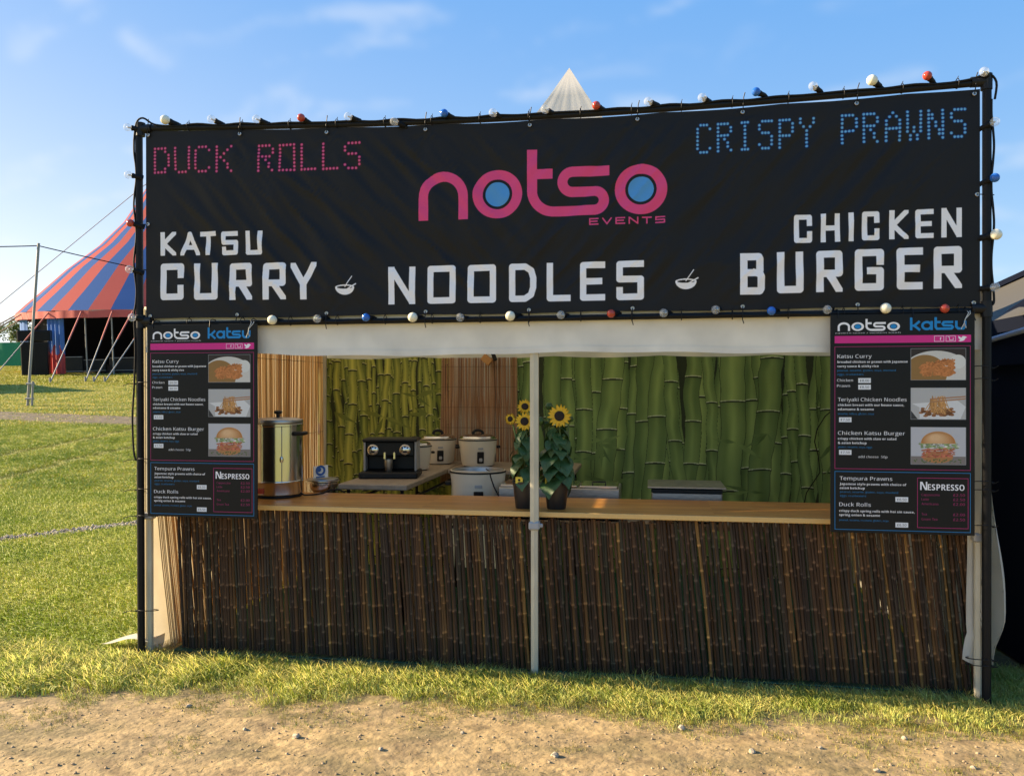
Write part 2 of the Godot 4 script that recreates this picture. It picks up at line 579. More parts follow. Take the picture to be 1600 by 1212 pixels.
	m = mat("curtain_blue", 0.075, 0.19, 0.50, 0.8)
	m = mat("curtain_red", 0.52, 0.075, 0.07, 0.8)
	m = mat("black_cloth", 0.008, 0.009, 0.014, 0.9)
	m = mat("rope", 0.30, 0.25, 0.19, 0.9)
	m = mat("strap_red", 0.45, 0.12, 0.09, 0.8)
	m = mat("fence_green", 0.015, 0.20, 0.10, 0.85)
	m = mat("bark", 0.10, 0.075, 0.05, 0.9)
	m = mat("far_leaf", 0.060, 0.095, 0.030, 0.8)
	m.backlight_enabled = true
	m.backlight = Color(0.3, 0.35, 0.15)
	m = mat("petal", 0.80, 0.46, 0.012, 0.6)
	m.backlight_enabled = true
	m.backlight = Color(0.4, 0.35, 0.1)
	m = mat("seed_disc", 0.020, 0.012, 0.008, 0.9)
	m = mat("leaf", 0.055, 0.130, 0.036, 0.5)
	m.backlight_enabled = true
	m.backlight = Color(0.25, 0.3, 0.1)
	tex_on(m, grain(27, 0.03, 0.7, 1.0), Vector3(1, 1, 1), false)
	m = mat("stem", 0.10, 0.16, 0.045, 0.6)
	m = mat("pot_black", 0.016, 0.013, 0.013, 0.4)
	m = mat("card_yellow", 0.75, 0.55, 0.05, 0.6)
	m = mat("white_card", 0.75, 0.75, 0.72, 0.5)
	m = mat("print_blue", 0.02, 0.10, 0.35, 0.5)
	m = mat("red_sticker", 0.55, 0.06, 0.03, 0.5)
	m = mat("bulb_white", 0.80, 0.76, 0.60, 0.18)
	m = mat("bulb_red", 0.42, 0.055, 0.03, 0.16)
	m = mat("bulb_blue", 0.025, 0.13, 0.50, 0.16)
	m = mat("bulb_clear", 0.95, 0.95, 0.92, 0.02)
	m.transparency = BaseMaterial3D.TRANSPARENCY_ALPHA
	m.albedo_color.a = 0.16
	m = mat("cord", 0.55, 0.55, 0.52, 0.8)

func wood_grain(lo: Color, hi: Color, sd: int) -> ImageTexture:
	var im := Image.create(512, 256, false, Image.FORMAT_RGB8)
	var nz := FastNoiseLite.new()
	nz.seed = sd; nz.frequency = 0.02; nz.fractal_octaves = 5
	for y in 256:
		for x in 512:
			var k := 0.5 + 0.6 * nz.get_noise_2d(x * 0.12, y * 2.2) + 0.25 * nz.get_noise_2d(x * 0.4 + 90.0, y * 0.4)
			im.set_pixel(x, y, lo.lerp(hi, clampf(k, 0.0, 1.0)))
	return ImageTexture.create_from_image(im)

# ---------------------------------------------------------------- ground
var soil_noise := FastNoiseLite.new()

# 1 on the bare sandy track in front of the stall, 0 on grass
func bareness(x: float, z: float) -> float:
	var edge := 0.50 - 0.058 * (x - 0.5) if x < 4.5 else 0.26
	if x < 0.4: edge = 0.52 + (0.4 - x) * 0.10
	if x > 2.5: edge += 0.05 * minf(1.0, x - 2.5)
	edge += 0.17 * soil_noise.get_noise_2d(x * 16.0, z * 6.0) + 0.14 * soil_noise.get_noise_2d(x * 60.0, z * 45.0)
	return smoothstep(-0.09, 0.16, z - edge)

# how worn the grass is towards the track: 0 thick, 1 gone
func thinness(x: float, z: float) -> float:
	var w := 0.10 * soil_noise.get_noise_2d(x * 40.0 + 500.0, z * 60.0)
	return 0.5 * bareness(x, z + 0.16 + w) + 0.5 * bareness(x, z + w) * 1.02

func lines(a: Array) -> PackedFloat32Array:
	var l := PackedFloat32Array()
	for s in a:   # [from, to, step]
		var k: int = max(1, int(round((s[1] - s[0]) / s[2])))
		for i in k: l.append(s[0] + (s[1] - s[0]) * i / k)
	l.append(a[-1][1])
	return l

var fine := FastNoiseLite.new()
var lump := FastNoiseLite.new()
var patch := FastNoiseLite.new()

# small relief of the ground near the stall
func soil_y(x: float, z: float) -> float:
	var k := bareness(x, z)
	var f := fine.get_noise_2d(x, z)
	return k * (0.0045 * f + 0.0015 * max(0.0, lump.get_noise_2d(x * 2.2, z * 2.2) + 0.75) + 0.012 * patch.get_noise_2d(x * 0.5, z * 1.6)) + (1.0 - k) * 0.012 * f

func ground() -> void:
	soil_noise.seed = 77
	soil_noise.frequency = 0.05
	soil_noise.fractal_octaves = 4
	fine.seed = 78; fine.frequency = 5.0; fine.fractal_octaves = 4
	lump.seed = 79; lump.frequency = 9.0; lump.noise_type = FastNoiseLite.TYPE_CELLULAR; lump.fractal_octaves = 2
	patch.seed = 80; patch.frequency = 1.3; patch.fractal_octaves = 4
	var xs := lines([[-1500.0, -300.0, 300.0], [-300.0, -60.0, 30.0], [-60.0, -20.0, 2.0], [-20.0, -4.0, 0.5], [-4.0, -0.9, 0.1], [-0.9, 6.0, 0.016], [6.0, 12.0, 0.3], [12.0, 60.0, 4.0], [60.0, 300.0, 40.0], [300.0, 1500.0, 300.0]])
	var zs := lines([[-2200.0, -300.0, 300.0], [-300.0, -100.0, 25.0], [-100.0, -60.0, 5.0], [-60.0, -10.0, 1.0], [-10.0, -0.4, 0.2], [-0.4, 0.2, 0.03], [0.2, 1.5, 0.014], [1.5, 5.0, 0.1], [5.0, 20.0, 2.0], [20.0, 300.0, 40.0]])
	var b := MB.new()
	b.vcol = true
	var w := xs.size()
	for z in zs:
		for x in xs:
			var k := bareness(x, z) if z > -0.4 else 0.0
			var y := ground_y(x, z)
			var near: bool = x > -4.0 and x < 8.0 and z > -1.0 and z < 5.0
			var g := Color(0.31, 0.33, 0.048)
			if near:
				var p := patch.get_noise_2d(x * 2.0, z * 2.0)
				y += soil_y(x, z)
				var sand := Color(0.54, 0.385, 0.185).lerp(Color(0.40, 0.295, 0.155), clampf(0.4 + 1.3 * p, 0.0, 1.0))
				sand = sand.lerp(Color(0.25, 0.175, 0.09), smoothstep(0.15, 0.55, fine.get_noise_2d(x * 0.6 + 50.0, z * 0.9)) * 0.7)
				sand = sand.lerp(Color(0.20, 0.165, 0.075), smoothstep(-0.05, 0.45, patch.get_noise_2d(x * 1.2 + 9.0, z * 2.5)) * 0.6)
				g = Color(0.19, 0.155, 0.065).lerp(sand, clampf(k + 0.35 * thinness(x, z), 0.0, 1.0))
			else:
				var p := patch.get_noise_2d(x * 0.3, z * 0.3)
				g = g.lerp(Color(0.43, 0.39, 0.065), clampf(0.5 + p, 0.0, 1.0))
			b.col = g
			b.v.append(Vector3(x, y, z)); b.n.append(Vector3.UP); b.t.append(Vector2(x, z)); b.c.append(g)
	for j in zs.size() - 1:
		for i in w - 1:
			var q := j * w + i
			b.face(q, q + 1, q + w + 1); b.face(q, q + w + 1, q + w)
	# normals from the height field
	for j in range(1, zs.size() - 1):
		for i in range(1, w - 1):
			var q := j * w + i
			var du := b.v[q + 1] - b.v[q - 1]
			var dv := b.v[q + w] - b.v[q - w]
			b.n[q] = dv.cross(du).normalized()
	solo("ground", b.mesh(), M.soil, "grassy field sloping up behind a bare sandy track", "", Vector3.ZERO, "", "structure")

	# worn vehicle track across the field, and a refilled cable trench of stones
	var t := MB.new()
	var jag := func(s: float, o: float) -> float: return 0.35 * soil_noise.get_noise_2d(s * 9.0, o)
	t.sheet(120, 6, func(u: float, v: float) -> Vector3:
		var x := lerpf(-30.0, 10.0, u)
		var z0 := -19.6 + (x + 30.0) * 0.23
		var z := z0 + lerpf(-0.9 + jag.call(x, 3.0), 1.0 + jag.call(x, 60.0), v)
		return Vector3(x, ground_y(x, z) + 0.02, z), Vector3.UP)
	solo("dirt_path", t.mesh(), M.track_soil, "brown worn vehicle track crossing the far grass", "", Vector3.ZERO, "", "structure")
	var tr := MB.new()
	tr.sheet(80, 4, func(u: float, v: float) -> Vector3:
		var p := Vector2(-5.9, -0.05).lerp(Vector2(0.2, -7.8), u)
		var side := Vector2(0.786, 0.618)
		var off := lerpf(-0.10 - 0.25 * absf(jag.call(u * 12.0, 8.0)), 0.10 + 0.25 * absf(jag.call(u * 12.0, 90.0)), v)
		p += side * off
		return Vector3(p.x, ground_y(p.x, p.y) + 0.014, p.y), Vector3.UP)
	solo("path", tr.mesh(), M.track_soil, "narrow stony strip running through the grass", "", Vector3.ZERO, "", "structure")

func pebble_mesh(sd: int) -> ArrayMesh:
	var r := RandomNumberGenerator.new()
	r.seed = sd
	var nz := FastNoiseLite.new()
	nz.seed = sd; nz.frequency = 0.9
	var b := MB.new()
	var fn := func(u: float, v: float) -> Vector3:
		var a := TAU * u; var e := PI * (v - 0.5)
		var d := Vector3(cos(e) * cos(a), sin(e), cos(e) * sin(a))
		var k := 1.0 + 0.45 * nz.get_noise_3d(d.x, d.y, d.z)
		# a few flat cleavage faces
		for f in [Vector3(0.8, 0.5, 0.3), Vector3(-0.6, 0.7, 0.2), Vector3(0.1, 0.6, -0.8), Vector3(-0.3, 0.2, 0.9)]:
			k = min(k, 0.78 / max(0.2, d.dot(f.normalized())))
		return d * k * Vector3(1.0, 0.62, 0.8)
	b.sheet(10, 6, fn)
	for i in b.n.size(): b.n[i] = b.n[i] if b.n[i].dot(b.v[i]) > 0.0 else -b.n[i]
	b.reface()
	return b.mesh()

func multi(called: String, mesh: Mesh, m: Material, xf: Array, cols: Array, label: String, category: String) -> void:
	var mm := MultiMesh.new()
	mm.transform_format = MultiMesh.TRANSFORM_3D
	mm.use_colors = true
	mm.mesh = mesh
	mm.instance_count = xf.size()
	for i in xf.size():
		mm.set_instance_transform(i, xf[i])
		mm.set_instance_color(i, cols[i])
	var o := MultiMeshInstance3D.new()
	o.name = numbered(called)
	o.multimesh = mm
	o.material_override = m
	add_child(o)
	tag(o, label, category, "", "stuff")

func ground_bits() -> void:
	# stones large enough to point at
	var spots := [
		[1.31, 0.86, 0.020, "pale angular stone on the sandy track, left of centre"], [2.98, 0.50, 0.022, "upright pale stone at the grass edge, casting a shadow right"],
		[2.45, 0.86, 0.020, "round pale stone low on the track, just right of centre"], [3.26, 0.70, 0.018, "dark flat stone on the track, right of centre"],
		[3.73, 0.80, 0.016, "small brown stone on the track near the right grass tuft"], [3.93, 0.46, 0.016, "grey stone in the grass edge under the right menu board"],
		[0.66, 0.62, 0.017, "small stone lying at the left end of the grass edge"], [1.05, 0.82, 0.012, "small dark stone left of the pale angular stone"],
		[3.55, 0.62, 0.012, "little dark stone between the two right-hand track stones"], [2.02, 0.70, 0.011, "little stone alone in the middle of the track"],
		[1.72, 0.93, 0.013, "small stone at the bottom of the track, left of the round pale stone"], [4.12, 0.70, 0.013, "small stone at the far right of the track"],
	]
	for i in spots.size():
		var s: Array = spots[i]
		var o := solo("stone", pebble_mesh(300 + i), M.stone, s[3], "stone", Vector3(s[0], soil_y(s[0], s[1]) + s[2] * 0.30, s[1]), "loose stones on the sandy track")
		o.scale = Vector3.ONE * s[2]
		o.rotation.y = i * 1.7
	var r := RandomNumberGenerator.new()
	r.seed = 4
	var xf: Array = []; var cols: Array = []
	for i in 8000:
		var x := r.randf_range(-1.0, 5.6); var z := r.randf_range(0.2, 1.5)
		if r.randf() > bareness(x, z): continue
		var k: float = 0.0014 + 0.0075 * pow(r.randf(), 7.0)
		xf.append(Transform3D(Basis.from_euler(Vector3(r.randf(), r.randf() * TAU, r.randf())).scaled(Vector3.ONE * k), Vector3(x, soil_y(x, z) + k * 0.2, z)))
		var q := r.randf_range(0.35, 0.85)
		cols.append(Color(1.15 * q, 0.95 * q, 0.70 * q))
	multi("grit", pebble_mesh(90), M.gravel, xf, cols, "small clods and grit scattered over the sandy track", "grit")
	xf = []; cols = []
	for i in 2600:
		var u := r.randf()
		var p := Vector2(-5.9, -0.05).lerp(Vector2(0.2, -7.8), u) + Vector2(0.786, 0.618) * r.randfn(0.0, 0.075)
		var k := r.randf_range(0.006, 0.022)
		xf.append(Transform3D(Basis.from_euler(Vector3(r.randf(), r.randf() * TAU, r.randf())).scaled(Vector3.ONE * k), Vector3(p.x, ground_y(p.x, p.y) + 0.016 + k * 0.2, p.y)))
		var q := r.randf_range(0.35, 0.95)
		cols.append(Color(q, q * 0.97, q * 0.92))
	multi("gravel", pebble_mesh(91), M.gravel, xf, cols, "grey gravel filling the narrow strip through the grass", "gravel")

# ---------------------------------------------------------------- grass
func tuft_mesh(sd: int, blades: int, spread: float, h0: float, h1: float, w: float, lean: float) -> ArrayMesh:
	var r := RandomNumberGenerator.new()
	r.seed = sd
	var b := MB.new()
	b.vcol = true
	for i in blades:
		var a := r.randf() * TAU
		var o := Vector3(cos(a), 0, sin(a)) * spread * sqrt(r.randf())
		var h := r.randf_range(h0, h1)
		var la := r.randf() * TAU
		var l := Vector3(cos(la), 0, sin(la)) * h * lean * r.randf_range(0.2, 1.3)
		var fa := r.randf() * TAU
		var s := Vector3(cos(fa), 0, sin(fa)) * w * 0.5 * r.randf_range(0.7, 1.3)
		var m := o + Vector3(0, h * 0.6, 0) + l * 0.35
		var t := o + Vector3(0, h * r.randf_range(0.8, 1.0), 0) + l
		var nn := s.cross(Vector3.UP).normalized()
		nn = (nn + Vector3.UP * 0.7).normalized()
		var k := r.randf()
		b.col = Color(0.50, 0.62, 0.36) if k < 0.45 else (Color(0.66, 0.66, 0.5) if k < 0.8 else Color(1.0, 0.84, 0.9))
		var q := [b.vert(o - s - Vector3(0, 0.01, 0), nn), b.vert(o + s - Vector3(0, 0.01, 0), nn), b.vert(m + s * 0.8, nn), b.vert(m - s * 0.8, nn), b.vert(t, nn)]
		b.face(q[0], q[1], q[2]); b.face(q[0], q[2], q[3]); b.face(q[3], q[2], q[4])
	return b.mesh()

func grass_colour(r: RandomNumberGenerator, p: float) -> Color:
	var dry := clampf(0.56 + 0.9 * p + r.randf_range(-0.25, 0.25), 0.0, 1.0)
	return Color(0.47, 0.52, 0.085).lerp(Color(0.98, 0.84, 0.33), dry)

func on_strip(x: float, z: float) -> bool:
	var d := Vector2(x + 5.9, z + 0.05)
	return absf(d.dot(Vector2(0.786, 0.618))) < 0.11

func grass() -> void:
	var r := RandomNumberGenerator.new()
	r.seed = 12
	var nz := FastNoiseLite.new()
	nz.seed = 61; nz.frequency = 0.9; nz.fractal_octaves = 3
	# long uncut strip along the stall front
	var xf: Array = []; var cols: Array = []
	for i in 44000:
		var x := r.randf_range(-1.6, 6.4); var z := r.randf_range(-0.55, 0.72)
		if x > 0.0 and x < 4.44 and z < -0.05: continue
		if r.randf() < thinness(x, z): continue
		if x < -0.2 and z < -0.1: continue
		var k := r.randf_range(0.55, 1.25) * (1.0 + 0.5 * nz.get_noise_2d(x * 2.0, z * 3.0))
		k *= lerpf(1.0, 0.42, smoothstep(0.1, 0.9, thinness(x, z)))
		if r.randf() < 0.8 * smoothstep(0.0, 0.4, nz.get_noise_2d(x * 2.6 + 70.0, z * 4.0)) * smoothstep(0.0, 0.3, z): continue
		xf.append(Transform3D(Basis(Vector3.UP, r.randf() * TAU).scaled(Vector3(k, k, k)), Vector3(x, soil_y(x, z), z)))
		cols.append(grass_colour(r, nz.get_noise_2d(x * 3.0, z * 3.0) + 0.45 * thinness(x, z) + 0.16))
	multi("grass_strip", tuft_mesh(1, 9, 0.038, 0.018, 0.056, 0.0028, 1.35), M.grass, xf, cols, "uncut yellowing grass along the front of the stall", "grass")
	# sparse dry tufts in the track
	xf = []; cols = []
	for i in 9000:
		var x := r.randf_range(-0.8, 5.6); var z := 0.28 + 0.85 * pow(r.randf(), 2.0)
		if nz.get_noise_2d(x * 1.7 + 30.0, z * 2.4) < lerpf(-0.15, 0.30, smoothstep(0.35, 0.8, z)): continue
		var k := r.randf_range(0.25, 0.6)
		xf.append(Transform3D(Basis(Vector3.UP, r.randf() * TAU).scaled(Vector3(k, k * 0.8, k)), Vector3(x, soil_y(x, z), z)))
		cols.append(Color(0.62, 0.50, 0.14).lerp(Color(0.30, 0.36, 0.07), r.randf()))
	multi("dry_grass", tuft_mesh(2, 8, 0.05, 0.02, 0.06, 0.0036, 1.3), M.grass, xf, cols, "thin dry grass sprouting from the sandy track", "grass")
	# straw and dead blades lying flat on the bare soil
	xf = []; cols = []
	for i in 3600:
		var x := r.randf_range(-0.9, 5.6); var z := 0.25 + 1.1 * pow(r.randf(), 1.3)
		var k := r.randf_range(0.3, 0.8)
		xf.append(Transform3D(Basis(Vector3.UP, r.randf() * TAU) * Basis(Vector3.RIGHT, PI / 2 + r.randf_range(-0.12, 0.12)) * Basis.from_scale(Vector3(k * 0.7, k, k)), Vector3(x, soil_y(x, z) + 0.004, z)))
		cols.append(Color(0.62, 0.50, 0.22).lerp(Color(0.20, 0.13, 0.07), r.randf() * r.randf() * 1.4))
	multi("straw", tuft_mesh(3, 1, 0.0, 0.03, 0.06, 0.0030, 0.3), M.grass, xf, cols, "dead grass and straw littering the sandy track", "straw")
	# mown field to the left, coarser with distance
	var bands := [[0.6, -6.0, 30000, 1.0], [-6.0, -14.0, 30000, 1.5], [-14.0, -30.0, 30000, 2.6], [-30.0, -60.0, 26000, 4.5]]
	for bi in bands.size():
		var bd: Array = bands[bi]
		xf = []; cols = []
		for i in bd[2]:
			var z := r.randf_range(bd[1], bd[0])
			var d := 4.27 - z
			var x := 2.83 - d * r.randf_range(0.56, 1.0)
			if x > -0.12 or on_strip(x, z): continue
			if z > -0.3 and r.randf() < bareness(x, z) * 1.05: continue
			var zt := -19.6 + (x + 30.0) * 0.23
			if absf(z - zt) < 0.85 and r.randf() < 0.93: continue
			# two faint wheel lines pressed into the grass
			var worn := 0.0
			if z < -3.5 and z > -17.0:
				var xl := -6.9 + 0.06 * (z + 8.0) + 0.25 * nz.get_noise_1d(z * 1.5)
				worn = maxf(exp(-pow((x - xl) / 0.16, 2.0)), exp(-pow((x - xl + 1.75) / 0.18, 2.0)))
				if r.randf() < worn * 0.65: continue
			var k: float = bd[3] * r.randf_range(0.6, 1.2) * (1.0 - 0.4 * worn)
			var flat: float = [0.85, 0.62, 0.42, 0.28][bi]
			xf.append(Transform3D(Basis(Vector3.UP, r.randf() * TAU).scaled(Vector3(k, k * flat, k)), Vector3(x, ground_y(x, z), z)))
			var p := nz.get_noise_2d(x * 0.7, z * 0.7) * 0.8 + 0.3 * nz.get_noise_2d(x * 3.0, z * 0.5 + 7.0)
			cols.append(grass_colour(r, p - 0.12 + 0.05 * bi).lerp(Color(0.30, 0.24, 0.09), worn * 0.7))
		multi("field_grass", tuft_mesh(5 + bi, 8, 0.05, 0.03, 0.06, 0.0055, 0.8), M.grass, xf, cols, ["short bright grass beside the stall", "short grass beyond the stony strip", "short grass around the vehicle track", "short grass in front of the striped tent"][bi], "grass")

# ---------------------------------------------------------------- the stall's gazebo
const W := 4.432       # between the frame poles
const BACK := -2.56

func gazebo() -> void:
	var g := thing("gazebo", "white pop-up gazebo with pointed roof behind the black banner", "gazebo")
	var leg_spots := [[0.014, -0.058], [2.24, -0.055], [4.418, -0.058], [0.06, BACK + 0.03], [4.385, BACK + 0.03]]
	for i in leg_spots.size():
		var s: Array = leg_spots[i]
		var p := Vector3(s[0], 0, s[1])
		var lower := MB.new()
		lower.tube([p, p + Vector3(0, 0.86, 0)], 0.021, 6, true, true, PI / 6)
		var l := part(g, "leg", lower.mesh(), M.leg_metal)
		var upper := MB.new()
		upper.tube([p + Vector3(0, 0.80, 0), p + Vector3(0, 1.99, 0)], 0.0255, 6, true, true, PI / 6)
		part(l, "upper_tube", upper.mesh(), M.leg_metal)
		var cl := MB.new()
		cl.box(p + Vector3(0, 0.80, 0), Vector3(0.058, 0.045, 0.058), 0.008)
		cl.box(p + Vector3(0.034, 0.80, 0), Vector3(0.02, 0.02, 0.02), 0.004)
		part(l, "clamp", cl.mesh(), M.grey_plastic)
		var ft := MB.new()
		ft.box(p + Vector3(0, 0.006, 0), Vector3(0.085, 0.008, 0.085), 0.003)
		part(l, "foot_plate", ft.mesh(), M.galvanised)
	var tb := MB.new()
	for q in [[Vector3(0.06, 1.955, -0.055), Vector3(4.385, 1.955, -0.055)], [Vector3(0.06, 1.955, BACK + 0.03), Vector3(4.385, 1.955, BACK + 0.03)], [Vector3(0.06, 1.955, -0.055), Vector3(0.06, 1.955, BACK + 0.03)], [Vector3(4.385, 1.955, -0.055), Vector3(4.385, 1.955, BACK + 0.03)], [Vector3(2.22, 1.955, -0.055), Vector3(2.22, 1.955, BACK + 0.03)]]:
		tb.tube(q, 0.014, 8)
	tb.tube([Vector3(2.22, 1.95, -1.3), Vector3(2.30, 3.62, -1.3)], 0.016, 8)
	part(g, "truss", tb.mesh(), M.leg_metal)
	# roof: four cloth slopes drawn up to a point
	var pk := Vector3(2.31, 3.685, -1.30)
	var cs := [Vector3(0.02, 2.0, -0.026), Vector3(4.425, 2.0, -0.026), Vector3(4.425, 2.0, BACK - 0.02), Vector3(0.02, 2.0, BACK - 0.02)]
	for i in 4:
		var a: Vector3 = cs[i]; var b: Vector3 = cs[(i + 1) % 4]
		var m := MB.new()
		m.sheet(16, 18, func(u: float, v: float) -> Vector3:
			var e := a.lerp(b, u)
			var p := e.lerp(pk, v)
			p.y = lerpf(2.0, pk.y, pow(v, 2.3)) - 0.05 * sin(PI * u) * sin(PI * v) + 0.012 * sin(u * 23.0 + v * 3.0) * v * (1.0 - v) * 2.0 + 0.006 * sin(u * 41.0) * (1.0 - v) * v * 3.0
			return p, Vector3.UP)
		part(g, "roof_slope", m.mesh(), M.roof_canvas)
	# front valance, hanging in front of the legs
	var vl := MB.new()
	vl.sheet(90, 6, func(u: float, v: float) -> Vector3:
		var x := lerpf(0.02, 4.425, u)
		var low := 1.706 + 0.022 * clampf((0.9 - x) / 0.9, 0.0, 1.0) + 0.006 * sin(x * 3.1) + 0.003 * sin(x * 11.0)
		return Vector3(x, lerpf(2.0, low, v), -0.026 + 0.006 * v * sin(x * 5.0 + 1.0)), Vector3.BACK)
	part(g, "valance", vl.mesh(), M.valance_canvas)
	var hem := MB.new()
	hem.sheet(90, 2, func(u: float, v: float) -> Vector3:
		var x := lerpf(0.02, 4.425, u)
		var low := 1.706 + 0.022 * clampf((0.9 - x) / 0.9, 0.0, 1.0) + 0.006 * sin(x * 3.1) + 0.003 * sin(x * 11.0)
		return Vector3(x, low + lerpf(0.03, 0.0, v), -0.026 + 0.006 * sin(x * 5.0 + 1.0) + 0.003), Vector3.BACK)
	part(g, "valance_hem", hem.mesh(), M.valance_canvas)
	# side walls and back wall
	var lw := MB.new()
	lw.sheet(40, 24, func(u: float, v: float) -> Vector3:
		var y := lerpf(0.004, 1.98, v)
		var z := lerpf(-0.035, BACK, u)
		return Vector3(-0.016 + 0.020 * sin(u * 26.0 + v * 2.0) * (1.0 - v * 0.7) + 0.05 * (1.0 - v) * (1.0 - v) * sin(PI * min(u * 2.0, 1.0)), y, z), Vector3.LEFT)
	part(g, "side_wall", lw.mesh(), M.canvas)
	var rw := MB.new()
	rw.sheet(30, 16, func(u: float, v: float) -> Vector3:
		return Vector3(4.425 + 0.012 * sin(u * 17.0), lerpf(0.004, 1.98, v), lerpf(-0.30, BACK, u)), Vector3.RIGHT)
	part(g, "side_wall", rw.mesh(), M.canvas)
	var bw := MB.new()
	bw.sheet(60, 16, func(u: float, v: float) -> Vector3:
		return Vector3(lerpf(0.02, 4.425, u), lerpf(-0.01, 1.99, v), BACK - 0.012 + 0.008 * sin(u * 40.0)), Vector3.FORWARD)
	part(g, "back_wall", bw.mesh(), M.canvas)
	# slack end of the right side wall, pulled forward and tied to the front leg
	var rs := MB.new()
	rs.sheet(18, 40, func(u: float, v: float) -> Vector3:
		var y := lerpf(0.20, 1.97, v)
		var belly: float = smoothstep(0.18, 0.45, y) * (1.0 - smoothstep(0.55, 1.15, y))
		var wide := lerpf(0.018, 0.050, belly) + 0.012 * (1.0 - smoothstep(0.2, 0.3, y))
		var a := lerpf(-2.3, 2.3, u)
		var tuck := 1.0 + 0.25 * sin(a * 3.0 + y * 4.0) * belly
		var x := 4.452 + wide * sin(a) * tuck + 0.02 * belly
		return Vector3(x, y - 0.02 * sin(a), -0.062 - 0.05 * cos(a) * (0.6 + belly)), Vector3.BACK)
	part(g, "tied_wall_end", rs.mesh(), M.canvas)
	var cuff := MB.new()
	cuff.sheet(12, 18, func(u: float, v: float) -> Vector3:
		var y := lerpf(0.196, 0.80, v)
		var x0 := 4.352 + 0.02 * smoothstep(0.196, 0.36, y) + 0.010 * smoothstep(0.4, 0.8, y)
		var x := lerpf(x0, 4.43, u)
		var fold := 0.012 * smoothstep(0.30, 0.33, y) * (1.0 - smoothstep(0.34, 0.36, y))
		return Vector3(x, y - 0.035 * u * (1.0 - v), -0.080 + 0.014 * sin(u * 4.0) + fold - 0.02 * v), Vector3.BACK)
	part(g, "folded_flap", cuff.mesh(), M.canvas)
	# sod cloth lying outwards on the grass by the left leg
	var sf := MB.new()
	sf.sheet(14, 10, func(u: float, v: float) -> Vector3:
		var x := lerpf(0.02, -0.29 + 0.14 * v * v, u)
		var z := lerpf(-0.02, -0.20, v)
		return Vector3(x, 0.085 + 0.02 * sin(u * 5.0) * sin(v * 3.0 + 1.0) - 0.02 * u, z + 0.06 * u * (v - 0.6)), Vector3.UP)
	part(g, "ground_flap", sf.mesh(), M.canvas)

# ---------------------------------------------------------------- black frame that carries the banner
func rail_y(x: float) -> float:
	return 2.995 - 0.052 * sin(PI * clampf(x / W, 0.0, 1.0)) - 0.008 * x / W

func sign_frame() -> void:
	var f := thing("sign_frame", "tall black tube frame carrying the banner in front of the gazebo", "frame")
	for x in [0.0, W]:
		var p := MB.new()
		p.tube([Vector3(x, 0.0, 0), Vector3(x - (0.010 if x < 1.0 else -0.002), 3.01, 0)], 0.0205, 14)
		part(f, "upright", p.mesh(), M.black_tube)
		for y in [1.905, 2.99]:
			var j := MB.new()
			j.tube([Vector3(x, y - 0.04, 0), Vector3(x, y + 0.035, 0)], 0.026, 14)
			j.tube([Vector3(x, y, 0), Vector3(x + (0.07 if x < 1.0 else -0.07), y, 0)], 0.025, 14)
			part(f, "corner_joint", j.mesh(), M.black_plastic)
	var top: Array = []
	for i in 41: top.append(Vector3(W * i / 40.0, rail_y(W * i / 40.0), 0))
	var t := MB.new()
	t.tube(top, 0.0175, 12)
	part(f, "top_rail", t.mesh(), M.black_tube)
	var l := MB.new()
	l.tube([Vector3(0, 1.885, 0), Vector3(2.2, 1.888, 0), Vector3(W, 1.895, 0)], 0.0150, 12)
	part(f, "lower_rail", l.mesh(), M.black_tube)
	# cable ties holding the frame to the gazebo legs, loose ends sticking out
	for q in [[0.0, 1.12, -1], [0.0, 0.95, -1], [0.0, 0.80, -1], [0.0, 0.265, -1], [0.0, 1.55, -1], [W, 1.62, 1], [W, 1.56, 1], [W, 1.07, 1], [W, 1.03, 1], [W, 0.86, 1], [W, 0.22, 1], [W, 0.19, 1]]:
		var s: float = q[2]
		var m := MB.new()
		var ring: Array = []
		for i in 17:
			var a := TAU * i / 16.0
			ring.append(Vector3(q[0] - s * 0.025 + cos(a) * 0.056, q[1] + 0.01 * sin(a), -0.026 + sin(a) * 0.053))
		m.tube(ring, 0.0024, 5, false)
		m.box(Vector3(q[0] + s * 0.03, q[1], 0.0), Vector3(0.010, 0.008, 0.008), 0.001)
		var end := 0.07 if s < 0.0 else 0.015
		m.tube([Vector3(q[0] + s * 0.028, q[1], 0.0), Vector3(q[0] + s * (0.03 + end * 0.5), q[1] + 0.002, 0.012), Vector3(q[0] + s * (0.03 + end), q[1] + 0.010 * s, 0.02)], 0.0022, 5)
		part(f, "cable_tie", m.mesh(), M.black_plastic)

